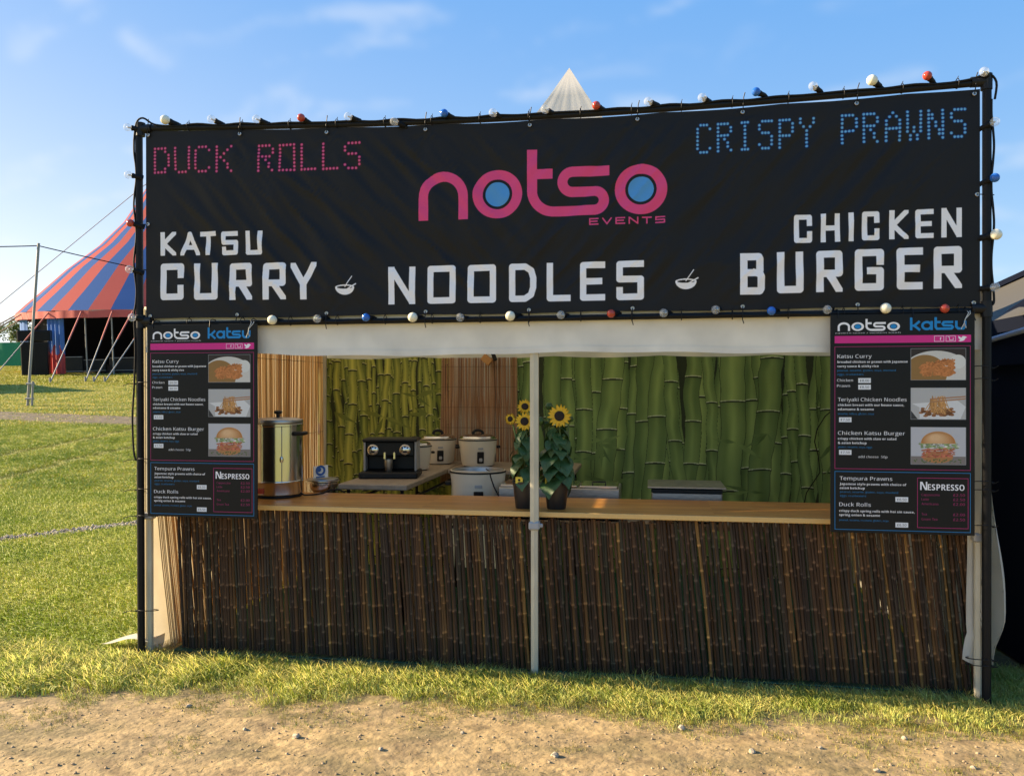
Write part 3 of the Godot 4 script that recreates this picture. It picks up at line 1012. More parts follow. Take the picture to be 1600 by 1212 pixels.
# ---------------------------------------------------------------- banner
const BX0 := 0.036
const BX1 := 4.402
const BY0 := 1.916
const BY1 := 2.985
const LETTERS := [
	[["K", 0.126, 0.220, 2.271, 2.403], ["A", 0.246, 0.363, 2.269, 2.401], ["T", 0.363, 0.462, 2.267, 2.399], ["S", 0.494, 0.594, 2.264, 2.396], ["U", 0.638, 0.736, 2.262, 2.394]],
	[["C", 0.125, 0.267, 2.021, 2.227], ["U", 0.331, 0.474, 2.018, 2.223], ["R", 0.540, 0.675, 2.015, 2.219], ["R", 0.740, 0.876, 2.013, 2.215], ["Y", 0.900, 1.055, 2.010, 2.212]],
	[["N", 1.458, 1.606, 1.975, 2.176], ["O", 1.672, 1.828, 1.975, 2.177], ["O", 1.891, 2.044, 1.975, 2.177], ["D", 2.114, 2.258, 1.976, 2.177], ["L", 2.312, 2.438, 1.976, 2.177], ["E", 2.485, 2.615, 1.976, 2.177], ["S", 2.672, 2.813, 1.976, 2.177]],
	[["C", 3.547, 3.633, 2.242, 2.383], ["H", 3.674, 3.765, 2.243, 2.384], ["I", 3.803, 3.830, 2.244, 2.386], ["C", 3.866, 3.947, 2.245, 2.387], ["K", 3.991, 4.081, 2.247, 2.388], ["E", 4.111, 4.194, 2.248, 2.389], ["N", 4.228, 4.321, 2.250, 2.391]],
	[["B", 3.287, 3.407, 1.992, 2.198], ["U", 3.465, 3.591, 1.995, 2.200], ["R", 3.651, 3.775, 1.997, 2.201], ["G", 3.831, 3.966, 2.000, 2.203], ["E", 4.024, 4.145, 2.002, 2.205], ["R", 4.194, 4.321, 2.004, 2.207]],
]
const LAMPS := [
	[["D", 0.085, 0.182, 2.732, 2.880], ["U", 0.210, 0.309, 2.729, 2.878], ["C", 0.336, 0.431, 2.726, 2.876], ["K", 0.462, 0.560, 2.723, 2.873], ["R", 0.708, 0.803, 2.715, 2.868], ["O", 0.831, 0.929, 2.713, 2.865], ["L", 0.959, 1.051, 2.712, 2.862], ["L", 1.084, 1.178, 2.710, 2.860], ["S", 1.208, 1.303, 2.708, 2.857]],
	[["C", 3.073, 3.148, 2.706, 2.855], ["R", 3.174, 3.250, 2.708, 2.857], ["I", 3.290, 3.332, 2.709, 2.858], ["S", 3.374, 3.447, 2.711, 2.859], ["P", 3.472, 3.547, 2.712, 2.860], ["Y", 3.570, 3.647, 2.714, 2.862], ["P", 3.767, 3.847, 2.718, 2.867], ["R", 3.867, 3.944, 2.719, 2.868], ["A", 3.970, 4.045, 2.720, 2.868], ["W", 4.067, 4.142, 2.722, 2.868], ["N", 4.164, 4.241, 2.723, 2.869], ["S", 4.266, 4.341, 2.724, 2.869]],
]

func banner_print() -> ImageTexture:
	var sc := 4096.0 / (BX1 - BX0)
	var hh := int((BY1 - BY0) * sc)
	var im := Image.create(4096, hh, false, Image.FORMAT_RGB8)
	var ground_c := lin(0.0125, 0.0115, 0.0115)
	im.fill(ground_c)
	var white := lin(0.88, 0.84, 0.84)
	var pink := lin(0.74, 0.070, 0.21)
	var blue := lin(0.085, 0.30, 0.62)
	var widths := [0.027, 0.037, 0.034, 0.025, 0.036]
	for i in LETTERS.size():
		for l in LETTERS[i]:
			glyph(im, l[0], Rect2((l[1] - BX0) * sc, (BY1 - l[4]) * sc, (l[2] - l[1]) * sc, (l[4] - l[3]) * sc), widths[i] * sc, white)
	for i in 2:
		for l in LAMPS[i]:
			var rows: PackedStringArray = DOTS[l[0]].split(" ")
			var nc := rows[0].length()
			for a in rows.size():
				for b in nc:
					if rows[a][b] == "1":
						var p := Vector2(lerpf(l[1] + 0.007, l[2] - 0.007, float(b) / (nc - 1)), lerpf(l[4] - 0.007, l[3] + 0.007, a / 7.0))
						p = Vector2((p.x - BX0) * sc, (BY1 - p.y) * sc)
						fill_disc(im, p, 0.0090 * sc, 0.0090 * sc, lin(0.30, 0.012, 0.065) if i == 0 else lin(0.012, 0.055, 0.22))
						fill_disc(im, p, 0.0060 * sc, 0.0060 * sc, lin(0.70, 0.12, 0.25) if i == 0 else lin(0.16, 0.42, 0.66))
	word_mark(im, Vector2((1.626 - BX0) * sc, (BY1 - 2.416) * sc), sc, sc, pink, blue, ground_c)
	var ev := "EVENTs"
	for i in 6:
		var x := 2.533 + i * 0.0672
		glyph(im, ev[i], Rect2((x - BX0) * sc, (BY1 - 2.400) * sc, 0.050 * sc, 0.036 * sc), 0.0075 * sc, pink)
	bowl_icon(im, Rect2((1.161 - BX0) * sc, (BY1 - 2.132) * sc, 0.118 * sc, 0.099 * sc), white, ground_c)
	bowl_icon(im, Rect2((2.969 - BX0) * sc, (BY1 - 2.123) * sc, 0.115 * sc, 0.096 * sc), white, ground_c)
	im.resize(2048, hh / 2, Image.INTERPOLATE_BILINEAR)
	im.generate_mipmaps()
	return ImageTexture.create_from_image(im)

func banner() -> void:
	var bt := thing("banner", "wide black vinyl banner with pink word mark and white dish names", "banner")
	var nz := FastNoiseLite.new()
	nz.seed = 33; nz.frequency = 1.0; nz.fractal_octaves = 3
	var m := StandardMaterial3D.new()
	m.resource_name = "banner_vinyl"
	m.albedo_texture = banner_print()
	m.roughness = 0.50
	m.metallic_specular = 0.32
	m.cull_mode = BaseMaterial3D.CULL_DISABLED
	var fn := func(u: float, v: float) -> Vector3:
		var x := lerpf(BX0, BX1, u)
		var y := lerpf(BY0, BY1, v)
		# creases run down from the eyelets, slanting inwards
		var edge: float = clampf(min(u, 1.0 - u) * 14.0, 0.0, 1.0) * clampf(min(v, 1.0 - v) * 6.0, 0.15, 1.0)
		var s := 1.0 if x < 2.2 else -1.0
		var mixk := smoothstep(1.8, 2.6, x)
		var d1 := nz.get_noise_2d((x + y * 0.9) * 3.2, (y * 0.9 - x) * 0.55)
		var d2 := nz.get_noise_2d((x - y * 0.8) * 3.0 + 30.0, (y * 0.8 + x) * 0.5)
		var cr := lerpf(1.0 - absf(d1) * 3.0, 1.0 - absf(d2) * 3.0, mixk)
		var z: float = 0.0085 * max(cr, -0.6) + 0.016 * nz.get_noise_2d(x * 0.55, y * 0.8 + 9.0)
		# short pull wrinkles fan out from each eyelet
		var ex: float = 0.055 + 0.54 * roundf((x - 0.055) / 0.54)
		for ey in [2.935, 1.935]:
			var dx: float = x - ex; var dy: float = y - ey
			var dd := sqrt(dx * dx + dy * dy)
			z += 0.0045 * exp(-dd / 0.11) * sin(atan2(dy, dx) * 7.0 + ex * 3.0) * minf(1.0, dd / 0.02)
		var bottom: float = 0.004 * sin(x * 17.8)
		var top_y: float = lerpf(2.980, 2.960, u) - 0.048 * sin(PI * u) - 0.006 * absf(sin(x * 5.4))
		var yy: float = lerpf(BY0 + 0.003 * sin(x * 5.4), top_y, v)
		return Vector3(x, yy, 0.004 + z * edge + bottom * (1.0 - v) * 0.4)
	var b := MB.new()
	b.sheet(220, 60, fn, Vector3.BACK)
	# the print keeps its own place on the stretched cloth
	for i in b.v.size(): b.t[i] = Vector2((b.v[i].x - BX0) / (BX1 - BX0), (BY1 - b.v[i].y) / (BY1 - BY0))
	part(bt, "printed_sheet", b.mesh(), m)
	var hm := MB.new()
	hm.lathe([Vector2(0.0, -0.002), Vector2(0.0085, -0.002), Vector2(0.0105, 0.0), Vector2(0.0085, 0.002), Vector2(0.004, 0.0015), Vector2(0.0035, -0.001)], 14, Vector3.ZERO, Basis(Vector3.RIGHT, PI / 2))
	var eye := hm.mesh()
	var spots: Array = []
	for x in [0.055, 0.607, 1.112, 1.665, 2.226, 2.78, 3.30, 3.84, 4.375]:
		var u: float = (x - BX0) / (BX1 - BX0)
		spots.append([Vector3(x, lerpf(2.980, 2.960, u) - 0.048 * sin(PI * u) - 0.028, 0.013), Vector3(x + 0.004, rail_y(x) + 0.022, 0.018), 0.022])
	for x in [0.065, 0.59, 1.11, 1.665, 2.22, 2.755, 3.30, 3.845, 4.372]:
		spots.append([Vector3(x, 1.932, 0.011), Vector3(x - 0.002, 1.868, 0.016), -0.022])
	for y in [2.45]:
		spots.append([Vector3(0.052, y, 0.010), Vector3(-0.025, y - 0.004, 0.0), 0.0])
		spots.append([Vector3(4.388, y, 0.010), Vector3(4.458, y - 0.004, 0.0), 0.0])
	for s in spots:
		part(bt, "eyelet", eye, M.brushed_steel, s[0])
		var t := MB.new()
		t.tube([s[0], (s[0] + s[1]) * 0.5 + Vector3(0, 0, 0.008), s[1], s[1] + Vector3(0.006, s[2], 0.006)], 0.0026, 5)
		part(bt, "cable_tie", t.mesh(), M.black_plastic)

# ---------------------------------------------------------------- counter and bamboo screen
func cane_mesh(sd: int) -> ArrayMesh:
	var r := RandomNumberGenerator.new()
	r.seed = sd
	var b := MB.new()
	b.vcol = true
	var pts: Array = []; var rad: Array = []; var cols: Array = []
	var y := 0.0
	var next := r.randf_range(0.03, 0.16)
	var bend := r.randf_range(-0.006, 0.006)
	var bz := r.randf_range(-0.004, 0.004)
	var add := func(yy: float, rr: float, c: Color) -> void:
		pts.append(Vector3(bend * sin(yy * 4.0), yy, bz * sin(yy * 5.0 + 1.0))); rad.append(rr); cols.append(c)
	add.call(0.0, 0.96, Color(0.33, 0.33, 0.33))
	while next < 0.83:
		add.call(next - 0.010, 0.93, Color(0.30, 0.29, 0.28))
		add.call(next - 0.003, 1.13, Color(0.42, 0.41, 0.40))
		add.call(next + 0.0015, 1.16, Color(1.0, 1.0, 1.0))
		add.call(next + 0.005, 1.03, Color(0.95, 0.95, 0.95) if r.randf() < 0.6 else Color(0.45, 0.45, 0.45))
		add.call(next + 0.013, 0.95, Color(0.42, 0.42, 0.42))
		next += r.randf_range(0.10, 0.22)
	add.call(0.855, 0.9, Color(0.40, 0.38, 0.36))
	for i in rad.size(): rad[i] *= 0.0086
	b.tube(pts, rad, 8, true, false, 0.0, 1.0)
	# ring colours (dry white sheath scars at the joints)
	for i in pts.size():
		for s in 9: b.c[i * 9 + s] = cols[i]
	return b.mesh()

func counter() -> void:
	var c := thing("serving_counter", "long serving counter with orange-brown wooden top behind the bamboo screen", "counter", Vector3(0, 0, 0))
	var t := MB.new()
	t.box(Vector3(2.25, 0.851, -0.405), Vector3(4.26, 0.024, 0.59), 0.003)
	# lay the grain along the top
	for i in t.v.size(): t.t[i] = Vector2(t.v[i].x * 0.7, t.v[i].z * 1.3)
	part(c, "worktop", t.mesh(), M.wood_top)
	var e := MB.new()
	e.box(Vector3(2.25, 0.851, -0.103), Vector3(4.26, 0.026, 0.012), 0.002)
	part(c, "front_edging", e.mesh(), M.wood_edge)
	for x in [0.16, 1.55, 2.95, 4.34]:
		for z in [-0.20, -0.66]:
			var l := MB.new()
			l.box(Vector3(x, 0.42, z), Vector3(0.04, 0.838, 0.04), 0.003)
			part(c, "leg", l.mesh(), M.wood_raw)
	var b := thing("bamboo_screen", "dark brown bamboo cane screen covering the front of the counter", "screen")
	var shapes: Array = []
	for i in 9: shapes.append(cane_mesh(500 + i))
	var r := RandomNumberGenerator.new()
	r.seed = 8
	var count := 264
	var pick := [0, 0, 1, 1, 2, 2, 3, 3, 5, 5, 7, 0, 1, 3, 4, 2, 2, 7, 0, 1, 5, 4, 2, 0, 6]
	for i in count:
		var u := (i + 0.5) / count
		var x := lerpf(0.165, 4.455, u) + r.randf_range(-0.004, 0.004)
		var tilt := deg_to_rad(lerpf(1.8, 6.2, u) + r.randf_range(-0.5, 0.5))
		var k := r.randf_range(0.92, 1.22)
		var mi: int = pick[r.randi() % pick.size()]
		var o := part(b, "cane", shapes[r.randi() % shapes.size()], M["cane_%d" % mi], Vector3(x + tan(tilt) * 0.25, 0.020 + 0.012 * sin(x * 2.1) + r.randf_range(0.0, 0.006), -0.132 + r.randf_range(-0.006, 0.006)))
		var h := r.randf_range(0.93, 0.965)
		if r.randf() < 0.05: h *= 0.985
		o.basis = (Basis(Vector3.BACK, tilt) * Basis(Vector3.UP, r.randf() * TAU)).scaled_local(Vector3(k, h, k))
	for y in [0.10, 0.40, 0.72]:
		var wr := MB.new()
		wr.tube([Vector3(0.16, y, -0.1445), Vector3(4.42, y + 0.01, -0.1445)], 0.0016, 5)
		part(b, "binding_wire", wr.mesh(), M.twine)
	var gs := MB.new()
	gs.box(Vector3(2.25, 0.008, -1.33), Vector3(4.28, 0.006, 2.40), 0.002)
	solo("ground_sheet", gs.mesh(), M.ground_sheet_green, "green ground sheet showing under the bamboo screen", "ground sheet")

# ---------------------------------------------------------------- reed mats and printed cloths inside
func reed_mat(a: Vector3, b: Vector3, y0: float, y1: float, step: float, rad: float, sd: int, tones: Array, lean: Callable) -> ArrayMesh:
	var r := RandomNumberGenerator.new()
	r.seed = sd
	var m := MB.new()
	m.vcol = true
	var n := int(a.distance_to(b) / step)
	var nrm := (b - a).cross(Vector3.UP).normalized()
	for i in n:
		var u := (i + r.randf_range(0.2, 0.8)) / n
		var p := a.lerp(b, u) + nrm * r.randf_range(-1.0, 1.0) * rad
		var t: Array = tones[r.randi() % tones.size()]
		var k := r.randf_range(0.75, 1.25)
		m.col = Color(t[0] * k, t[1] * k, t[2] * k)
		var pts: Array = []
		var w1 := r.randf_range(-0.006, 0.006)
		for j in 5:
			var y := lerpf(y0 + r.randf_range(0.0, 0.012), y1, j / 4.0)
			pts.append(Vector3(p.x, y, p.z) + (b - a).normalized() * (w1 * sin(j * 1.3)) + lean.call(u, y))
		m.tube(pts, rad * r.randf_range(0.7, 1.15), 5, true)
	return m.mesh()

# printed cloth: overlapping bamboo culms; the rounding and outlines are part of the print
func bamboo_print(wm: float, hm: float, pw: int, sd: int, wide: float, low: Color, high: Color, line: Color) -> ImageTexture:
	var ph := int(pw * hm / wm)
	var im := Image.create(pw, ph, false, Image.FORMAT_RGB8)
	var r := RandomNumberGenerator.new()
	r.seed = sd
	var nz := FastNoiseLite.new()
	nz.seed = sd; nz.frequency = 1.0; nz.fractal_octaves = 3
	im.fill(low * 0.5)
	var culms: Array = []
	for layer in 3:
		var x := -0.1
		while x < wm + 0.1:
			var w: float = wide * r.randf_range(0.55, 1.25) * [0.8, 0.9, 1.0][layer]
			var nodes: Array = []
			var y := r.randf_range(-0.3, 0.1)
			while y < hm + 0.3:
				nodes.append(y)
				y += r.randf_range(1.5, 3.4) * w + 0.10
			var st: Array = []
			for q in nodes: st.append(r.randf())
			culms.append({"st": st, "x": x + w * 0.5, "w": w, "s": r.randf_range(-0.10, 0.10), "n": nodes, "t": r.randf(), "l": layer, "f": r.randf() * 40.0})
			x += w * [0.8, 1.7, 3.4][layer] * r.randf_range(0.9, 1.25)
	for j in ph:
		var y := hm * (1.0 - (j + 0.5) / ph)
		for cu in culms:
			# where this row lies between two joints
			var lo := -9.0; var hi := 9.0
			var seg := 0.5
			for qi in cu.n.size():
				var q: float = cu.n[qi]
				if q <= y:
					lo = q
					seg = cu.st[qi]
				else: hi = min(hi, q)
			var near: float = min(y - lo, hi - y)
			var flare: float = 1.0 + 0.06 * exp(-near / 0.012)
			var cx: float = cu.x + cu.s * (y - hm * 0.5) + 0.035 * nz.get_noise_2d(cu.f, y * 1.6)
			var hw: float = cu.w * 0.5 * flare
			var xa: int = max(0, int((cx - hw) / wm * pw)); var xb: int = min(pw - 1, int((cx + hw) / wm * pw))
			var tone: float = cu.t * 0.34 + 0.10 * cu.l + seg * 0.22
			for i in range(xa, xb + 1):
				var k: float = ((i + 0.5) / pw * wm - cx) / hw
				if absf(k) > 1.0: continue
				var c: Color
				var joint_y: float = 0.010 * (1.0 - k * k) 
				if absf(k) > 0.97:
					c = low * 0.30
				elif (y - lo) < 0.011 + joint_y * 0.7 and (y - lo) > 0.004 + joint_y * 0.7:
					c = line
				elif (y - lo) < 0.006 + joint_y * 0.7 or (hi - y) < 0.004 - joint_y * 0.3:
					c = low * 0.45
				else:
					var sh := 0.55 * maxf(0.0, 1.0 - pow(absf(k), 1.5)) + 0.45 * exp(-pow((k + 0.1) * 3.2, 2.0))
					var g := sh * 0.46 + tone * 0.72 - 0.02 + 0.16 * nz.get_noise_2d(i * 0.02 + cu.f, y * 1.2)
					g += 0.10 * exp(-(y - lo) / 0.08) - 0.22 * exp(-(hi - y) / 0.07)
					c = low.lerp(high, clampf(g, 0.0, 1.0))
				im.set_pixel(i, j, c)
	# bamboo leaves printed over the culms
	for q in int(wm * 7.0):
		var o := Vector2(r.randf() * pw, r.randf_range(0.15, 0.8) * ph)
		for l in r.randi_range(2, 4):
			var a := r.randf_range(-0.5, PI + 0.5)
			var d := Vector2(cos(a), sin(a)); var len := r.randf_range(0.10, 0.26) / wm * pw
			var s := Vector2(-d.y, d.x) * len * 0.085
			fill_poly(im, PackedVector2Array([o, o + d * len * 0.35 + s, o + d * len, o + d * len * 0.35 - s]), low.lerp(high, r.randf_range(0.10, 0.5)))
	im.generate_mipmaps()
	return ImageTexture.create_from_image(im)

func cloth(called: String, x0: float, x1: float, z: float, y0: float, y1: float, tex: Texture2D, back: float, sd: float) -> MeshInstance3D:
	var m := StandardMaterial3D.new()
	m.resource_name = called + "_print"
	m.albedo_texture = tex
	m.roughness = 0.75
	m.cull_mode = BaseMaterial3D.CULL_DISABLED
	m.backlight_enabled = true
	m.backlight = Color(back, back, back)
	var b := MB.new()
	b.sheet(140, 20, func(u: float, v: float) -> Vector3:
		var x := lerpf(x0, x1, u)
		var sag := 0.014 * absf(sin(x * 3.6 + sd))
		return Vector3(x, lerpf(y0, y1 - sag, v), z + (0.016 * sin(x * 9.0 + sd) + 0.012 * sin(x * 21.0 + v * 2.5 + sin(x * 5.0)) + 0.007 * sin(x * 47.0 - v * 4.0) + 0.010 * sin((x + v * 1.1) * 13.0 + sd) * sin(v * 4.0 + x)) * (1.0 - 0.45 * v)), Vector3.BACK)
	return part(self, numbered(called), b.mesh(), m)

func backdrops() -> void:
	var gold := [[0.74, 0.48, 0.20], [0.64, 0.38, 0.15], [0.84, 0.60, 0.29], [0.54, 0.29, 0.11]]
	var s := thing("reed_screen", "golden reed screen lining the sunlit left side wall", "reed screen")
	var lm := reed_mat(Vector3(0.058, 0, -0.03), Vector3(0.058, 0, BACK + 0.06), 0.015, 1.93, 0.0082, 0.0030, 71, gold, func(u: float, y: float) -> Vector3:
		return Vector3(0.0, 0.0, -0.13 * max(0.0, 0.92 - y) * (1.0 - u * 0.8)) + Vector3(0.012 * sin(u * 14.0 + y), 0, 0) + Vector3(0.04 * max(0.0, 0.9 - y) * (1.0 - u), 0, 0))
	var reeds := part(s, "reeds", lm, M.reeds)
	reeds.set_meta("kind", "stuff")
	for y in [1.15, 1.74]:
		var w := MB.new()
		w.tube([Vector3(0.068, y, -0.14), Vector3(0.068, y, BACK + 0.07)], 0.0018, 5)
		part(s, "binding_twine", w.mesh(), M.twine)
	var brown := [[0.40, 0.21, 0.11], [0.34, 0.175, 0.09], [0.46, 0.26, 0.14], [0.54, 0.34, 0.20]]
	var k := thing("reed_mat", "reddish brown reed mat hanging on the back wall between the two green cloths", "reed mat")
	var km := reed_mat(Vector3(1.115, 0, BACK + 0.060), Vector3(1.758, 0, BACK + 0.060), 0.70, 1.775, 0.0040, 0.0028, 72, brown, func(u: float, y: float) -> Vector3:
		return Vector3(-0.02 * (1.8 - y) * (0.5 - u), 0, 0.016 * sin(u * 9.0)))
	part(k, "reeds", km, M.reeds).set_meta("kind", "stuff")
	for y in [0.85, 1.02, 1.19, 1.36, 1.53, 1.70]:
		var w := MB.new()
		var pts: Array = []
		for i in 17: pts.append(Vector3(lerpf(1.115, 1.758, i / 16.0), y, BACK + 0.065 + 0.016 * sin(i / 16.0 * 9.0)))
		w.tube(pts, 0.0012, 5)
		part(k, "binding_twine", w.mesh(), M.twine)
	var c1 := cloth("printed_cloth", 0.075, 1.19, BACK + 0.022, 0.006, 1.785, bamboo_print(1.115, 1.72, 448, 6, 0.062, lin(0.090, 0.125, 0.020), lin(0.66, 0.64, 0.12), lin(0.55, 0.54, 0.24)), 0.5, 0.0)
	tag(c1, "yellow-green cloth printed with slim bamboo behind the coffee machine", "cloth", "printed bamboo cloths")
	var c2 := cloth("printed_cloth", 1.70, 4.40, BACK + 0.024, 0.006, 1.785, bamboo_print(2.70, 1.72, 960, 16, 0.175, lin(0.072, 0.135, 0.036), lin(0.40, 0.55, 0.160), lin(0.58, 0.66, 0.42)), 0.22, 2.0)
	tag(c2, "wide dark green cloth printed with thick bamboo behind the sunflowers", "cloth", "printed bamboo cloths")
	# loose black cable hanging down the green cloth
	var cb := MB.new()
	cb.tube([Vector3(4.27, 1.36, BACK + 0.07), Vector3(4.20, 1.30, BACK + 0.07), Vector3(4.14, 1.20, BACK + 0.07), Vector3(4.12, 1.10, BACK + 0.07), Vector3(4.15, 0.98, BACK + 0.07), Vector3(4.16, 0.86, BACK + 0.07), Vector3(4.06, 0.70, BACK + 0.07), Vector3(4.02, 0.5, BACK + 0.07), Vector3(4.02, 0.02, BACK + 0.07)], 0.004, 6)
	solo("power_cable", cb.mesh(), M.black_rubber, "thin black cable hanging against the dark green cloth at right", "cable", Vector3.ZERO, "power cables")
	# small wooden box clipped to the truss, its flex running down the reed mat
	var hb := thing("hanging_lamp", "small orange wooden lamp clipped above the brown reed mat", "lamp", Vector3(1.535, 1.765, BACK + 0.13))
	var bx := MB.new()
	bx.box(Vector3(-0.015, -0.01, 0), Vector3(0.085, 0.060, 0.06), 0.004, Basis(Vector3.BACK, -0.7))
	part(hb, "shade", bx.mesh(), M.wood_raw)
	var cp := MB.new()
	cp.box(Vector3(0.045, 0.015, 0), Vector3(0.030, 0.07, 0.035), 0.004, Basis(Vector3.BACK, 0.35))
	cp.tube([Vector3(0.04, 0.02, 0), Vector3(0.03, 0.10, 0), Vector3(0.02, 0.20, -0.07)], 0.006, 6)
	part(hb, "clamp", cp.mesh(), M.black_plastic)
	var fx := MB.new()
	fx.tube([Vector3(0.045, -0.01, 0), Vector3(0.05, -0.3, -0.02), Vector3(0.045, -0.6, -0.035), Vector3(0.05, -0.86, -0.035)], 0.003, 5)
	part(hb, "flex", fx.mesh(), M.black_rubber)

# ---------------------------------------------------------------- kitchen
func folding_table(at: Vector3, size: Vector3, label: String, turn := 0.0) -> void:
	var t := thing("folding_table", label, "table", at, turn, "folding tables inside the stall")
	var top := MB.new()
	top.box(Vector3(0, size.y - 0.018, 0), Vector3(size.x, 0.036, size.z), 0.006)
	part(t, "tabletop", top.mesh(), M.table_grey)
	for sx in [-1, 1]:
		for sz in [-1, 1]:
			var l := MB.new()
			l.tube([Vector3(sx * (size.x * 0.5 - 0.05), 0.011, sz * (size.z * 0.5 - 0.06)), Vector3(sx * (size.x * 0.5 - 0.05), size.y - 0.036, sz * (size.z * 0.5 - 0.06))], 0.0125, 8)
			part(t, "leg", l.mesh(), M.black_tube)
		var br := MB.new()
		br.tube([Vector3(sx * (size.x * 0.5 - 0.05), size.y - 0.12, -size.z * 0.5 + 0.06), Vector3(sx * (size.x * 0.5 - 0.05), size.y - 0.12, size.z * 0.5 - 0.06)], 0.010, 8)
		part(t, "brace", br.mesh(), M.black_tube)

func rice_cooker(label: String, at: Vector3, r: float, h: float, turn: float, open := false) -> Node3D:
	var c := thing("rice_cooker", label, "rice cooker", at, turn, "rice cookers")
	var b := MB.new()
	b.lathe([Vector2(0, 0.008), Vector2(r * 0.80, 0.008), Vector2(r * 0.83, 0.02), Vector2(r * 0.86, h * 0.16), Vector2(r * 0.97, h * 0.72), Vector2(r, h * 0.93), Vector2(r * 1.0, h), Vector2(r * 0.94, h), Vector2(r * 0.94, h * 0.97)], 36)
	part(c, "body", b.mesh(), M.cream_enamel)
	var f := MB.new()
	f.lathe([Vector2(0, 0), Vector2(r * 0.74, 0), Vector2(r * 0.76, 0.01), Vector2(0, 0.012)], 24)
	part(c, "base_ring", f.mesh(), M.black_plastic)
	var rim := MB.new()
	rim.lathe([Vector2(r * 0.985, h * 0.945), Vector2(r * 1.025, h * 0.955), Vector2(r * 1.025, h * 0.985), Vector2(r * 0.985, h * 0.995)], 36)
	part(c, "rim_seal", rim.mesh(), M.black_plastic)
	var l := MB.new()
	if open:
		l.lathe([Vector2(r * 0.93, h * 1.02), Vector2(r * 0.95, h * 1.01), Vector2(r * 0.93, h * 0.96), Vector2(r * 0.85, h * 0.5), Vector2(0, h * 0.48)], 36)
		part(c, "inner_pot", l.mesh(), M.brushed_steel)
	else:
		l.lathe([Vector2(r * 0.97, h * 1.0), Vector2(r * 0.975, h * 1.03), Vector2(r * 0.93, h * 1.06), Vector2(r * 0.90, h * 1.10), Vector2(r * 0.70, h * 1.15), Vector2(r * 0.35, h * 1.18), Vector2(0, h * 1.19)], 36)
		var lid := part(c, "lid", l.mesh(), M.steel)
		var hd := MB.new()
		var arc: Array = []
		for i in 9:
			var a := PI * i / 8.0
			arc.append(Vector3(cos(a) * r * 0.26, h * 1.18 + sin(a) * h * 0.13, 0))
		hd.tube(arc, 0.011, 8)
		part(lid, "handle", hd.mesh(), M.black_plastic)
	for s in [-1, 1]:
		var sh := MB.new()
		sh.box(Vector3(s * r * 1.08, h * 0.70, 0), Vector3(r * 0.22, h * 0.09, r * 0.34), 0.006)
		part(c, "side_handle", sh.mesh(), M.black_plastic)
	var p := MB.new()
	p.box(Vector3(0, h * 0.36, r * 0.905), Vector3(r * 0.34, h * 0.42, 0.026), 0.004, Basis(Vector3.RIGHT, 0.10))
	var pan := part(c, "control_panel", p.mesh(), M.black_plastic)
	var sw := MB.new()
	sw.box(Vector3(0, h * 0.28, r * 0.905 + 0.016), Vector3(r * 0.16, h * 0.12, 0.014), 0.003)
	part(pan, "switch", sw.mesh(), M.grey_plastic)
	var bd := MB.new()
	bd.box(Vector3(0, h * 0.68, r * 0.962), Vector3(r * 0.26, h * 0.07, 0.006), 0.001)
	part(c, "badge", bd.mesh(), M.grey_plastic)
	return c

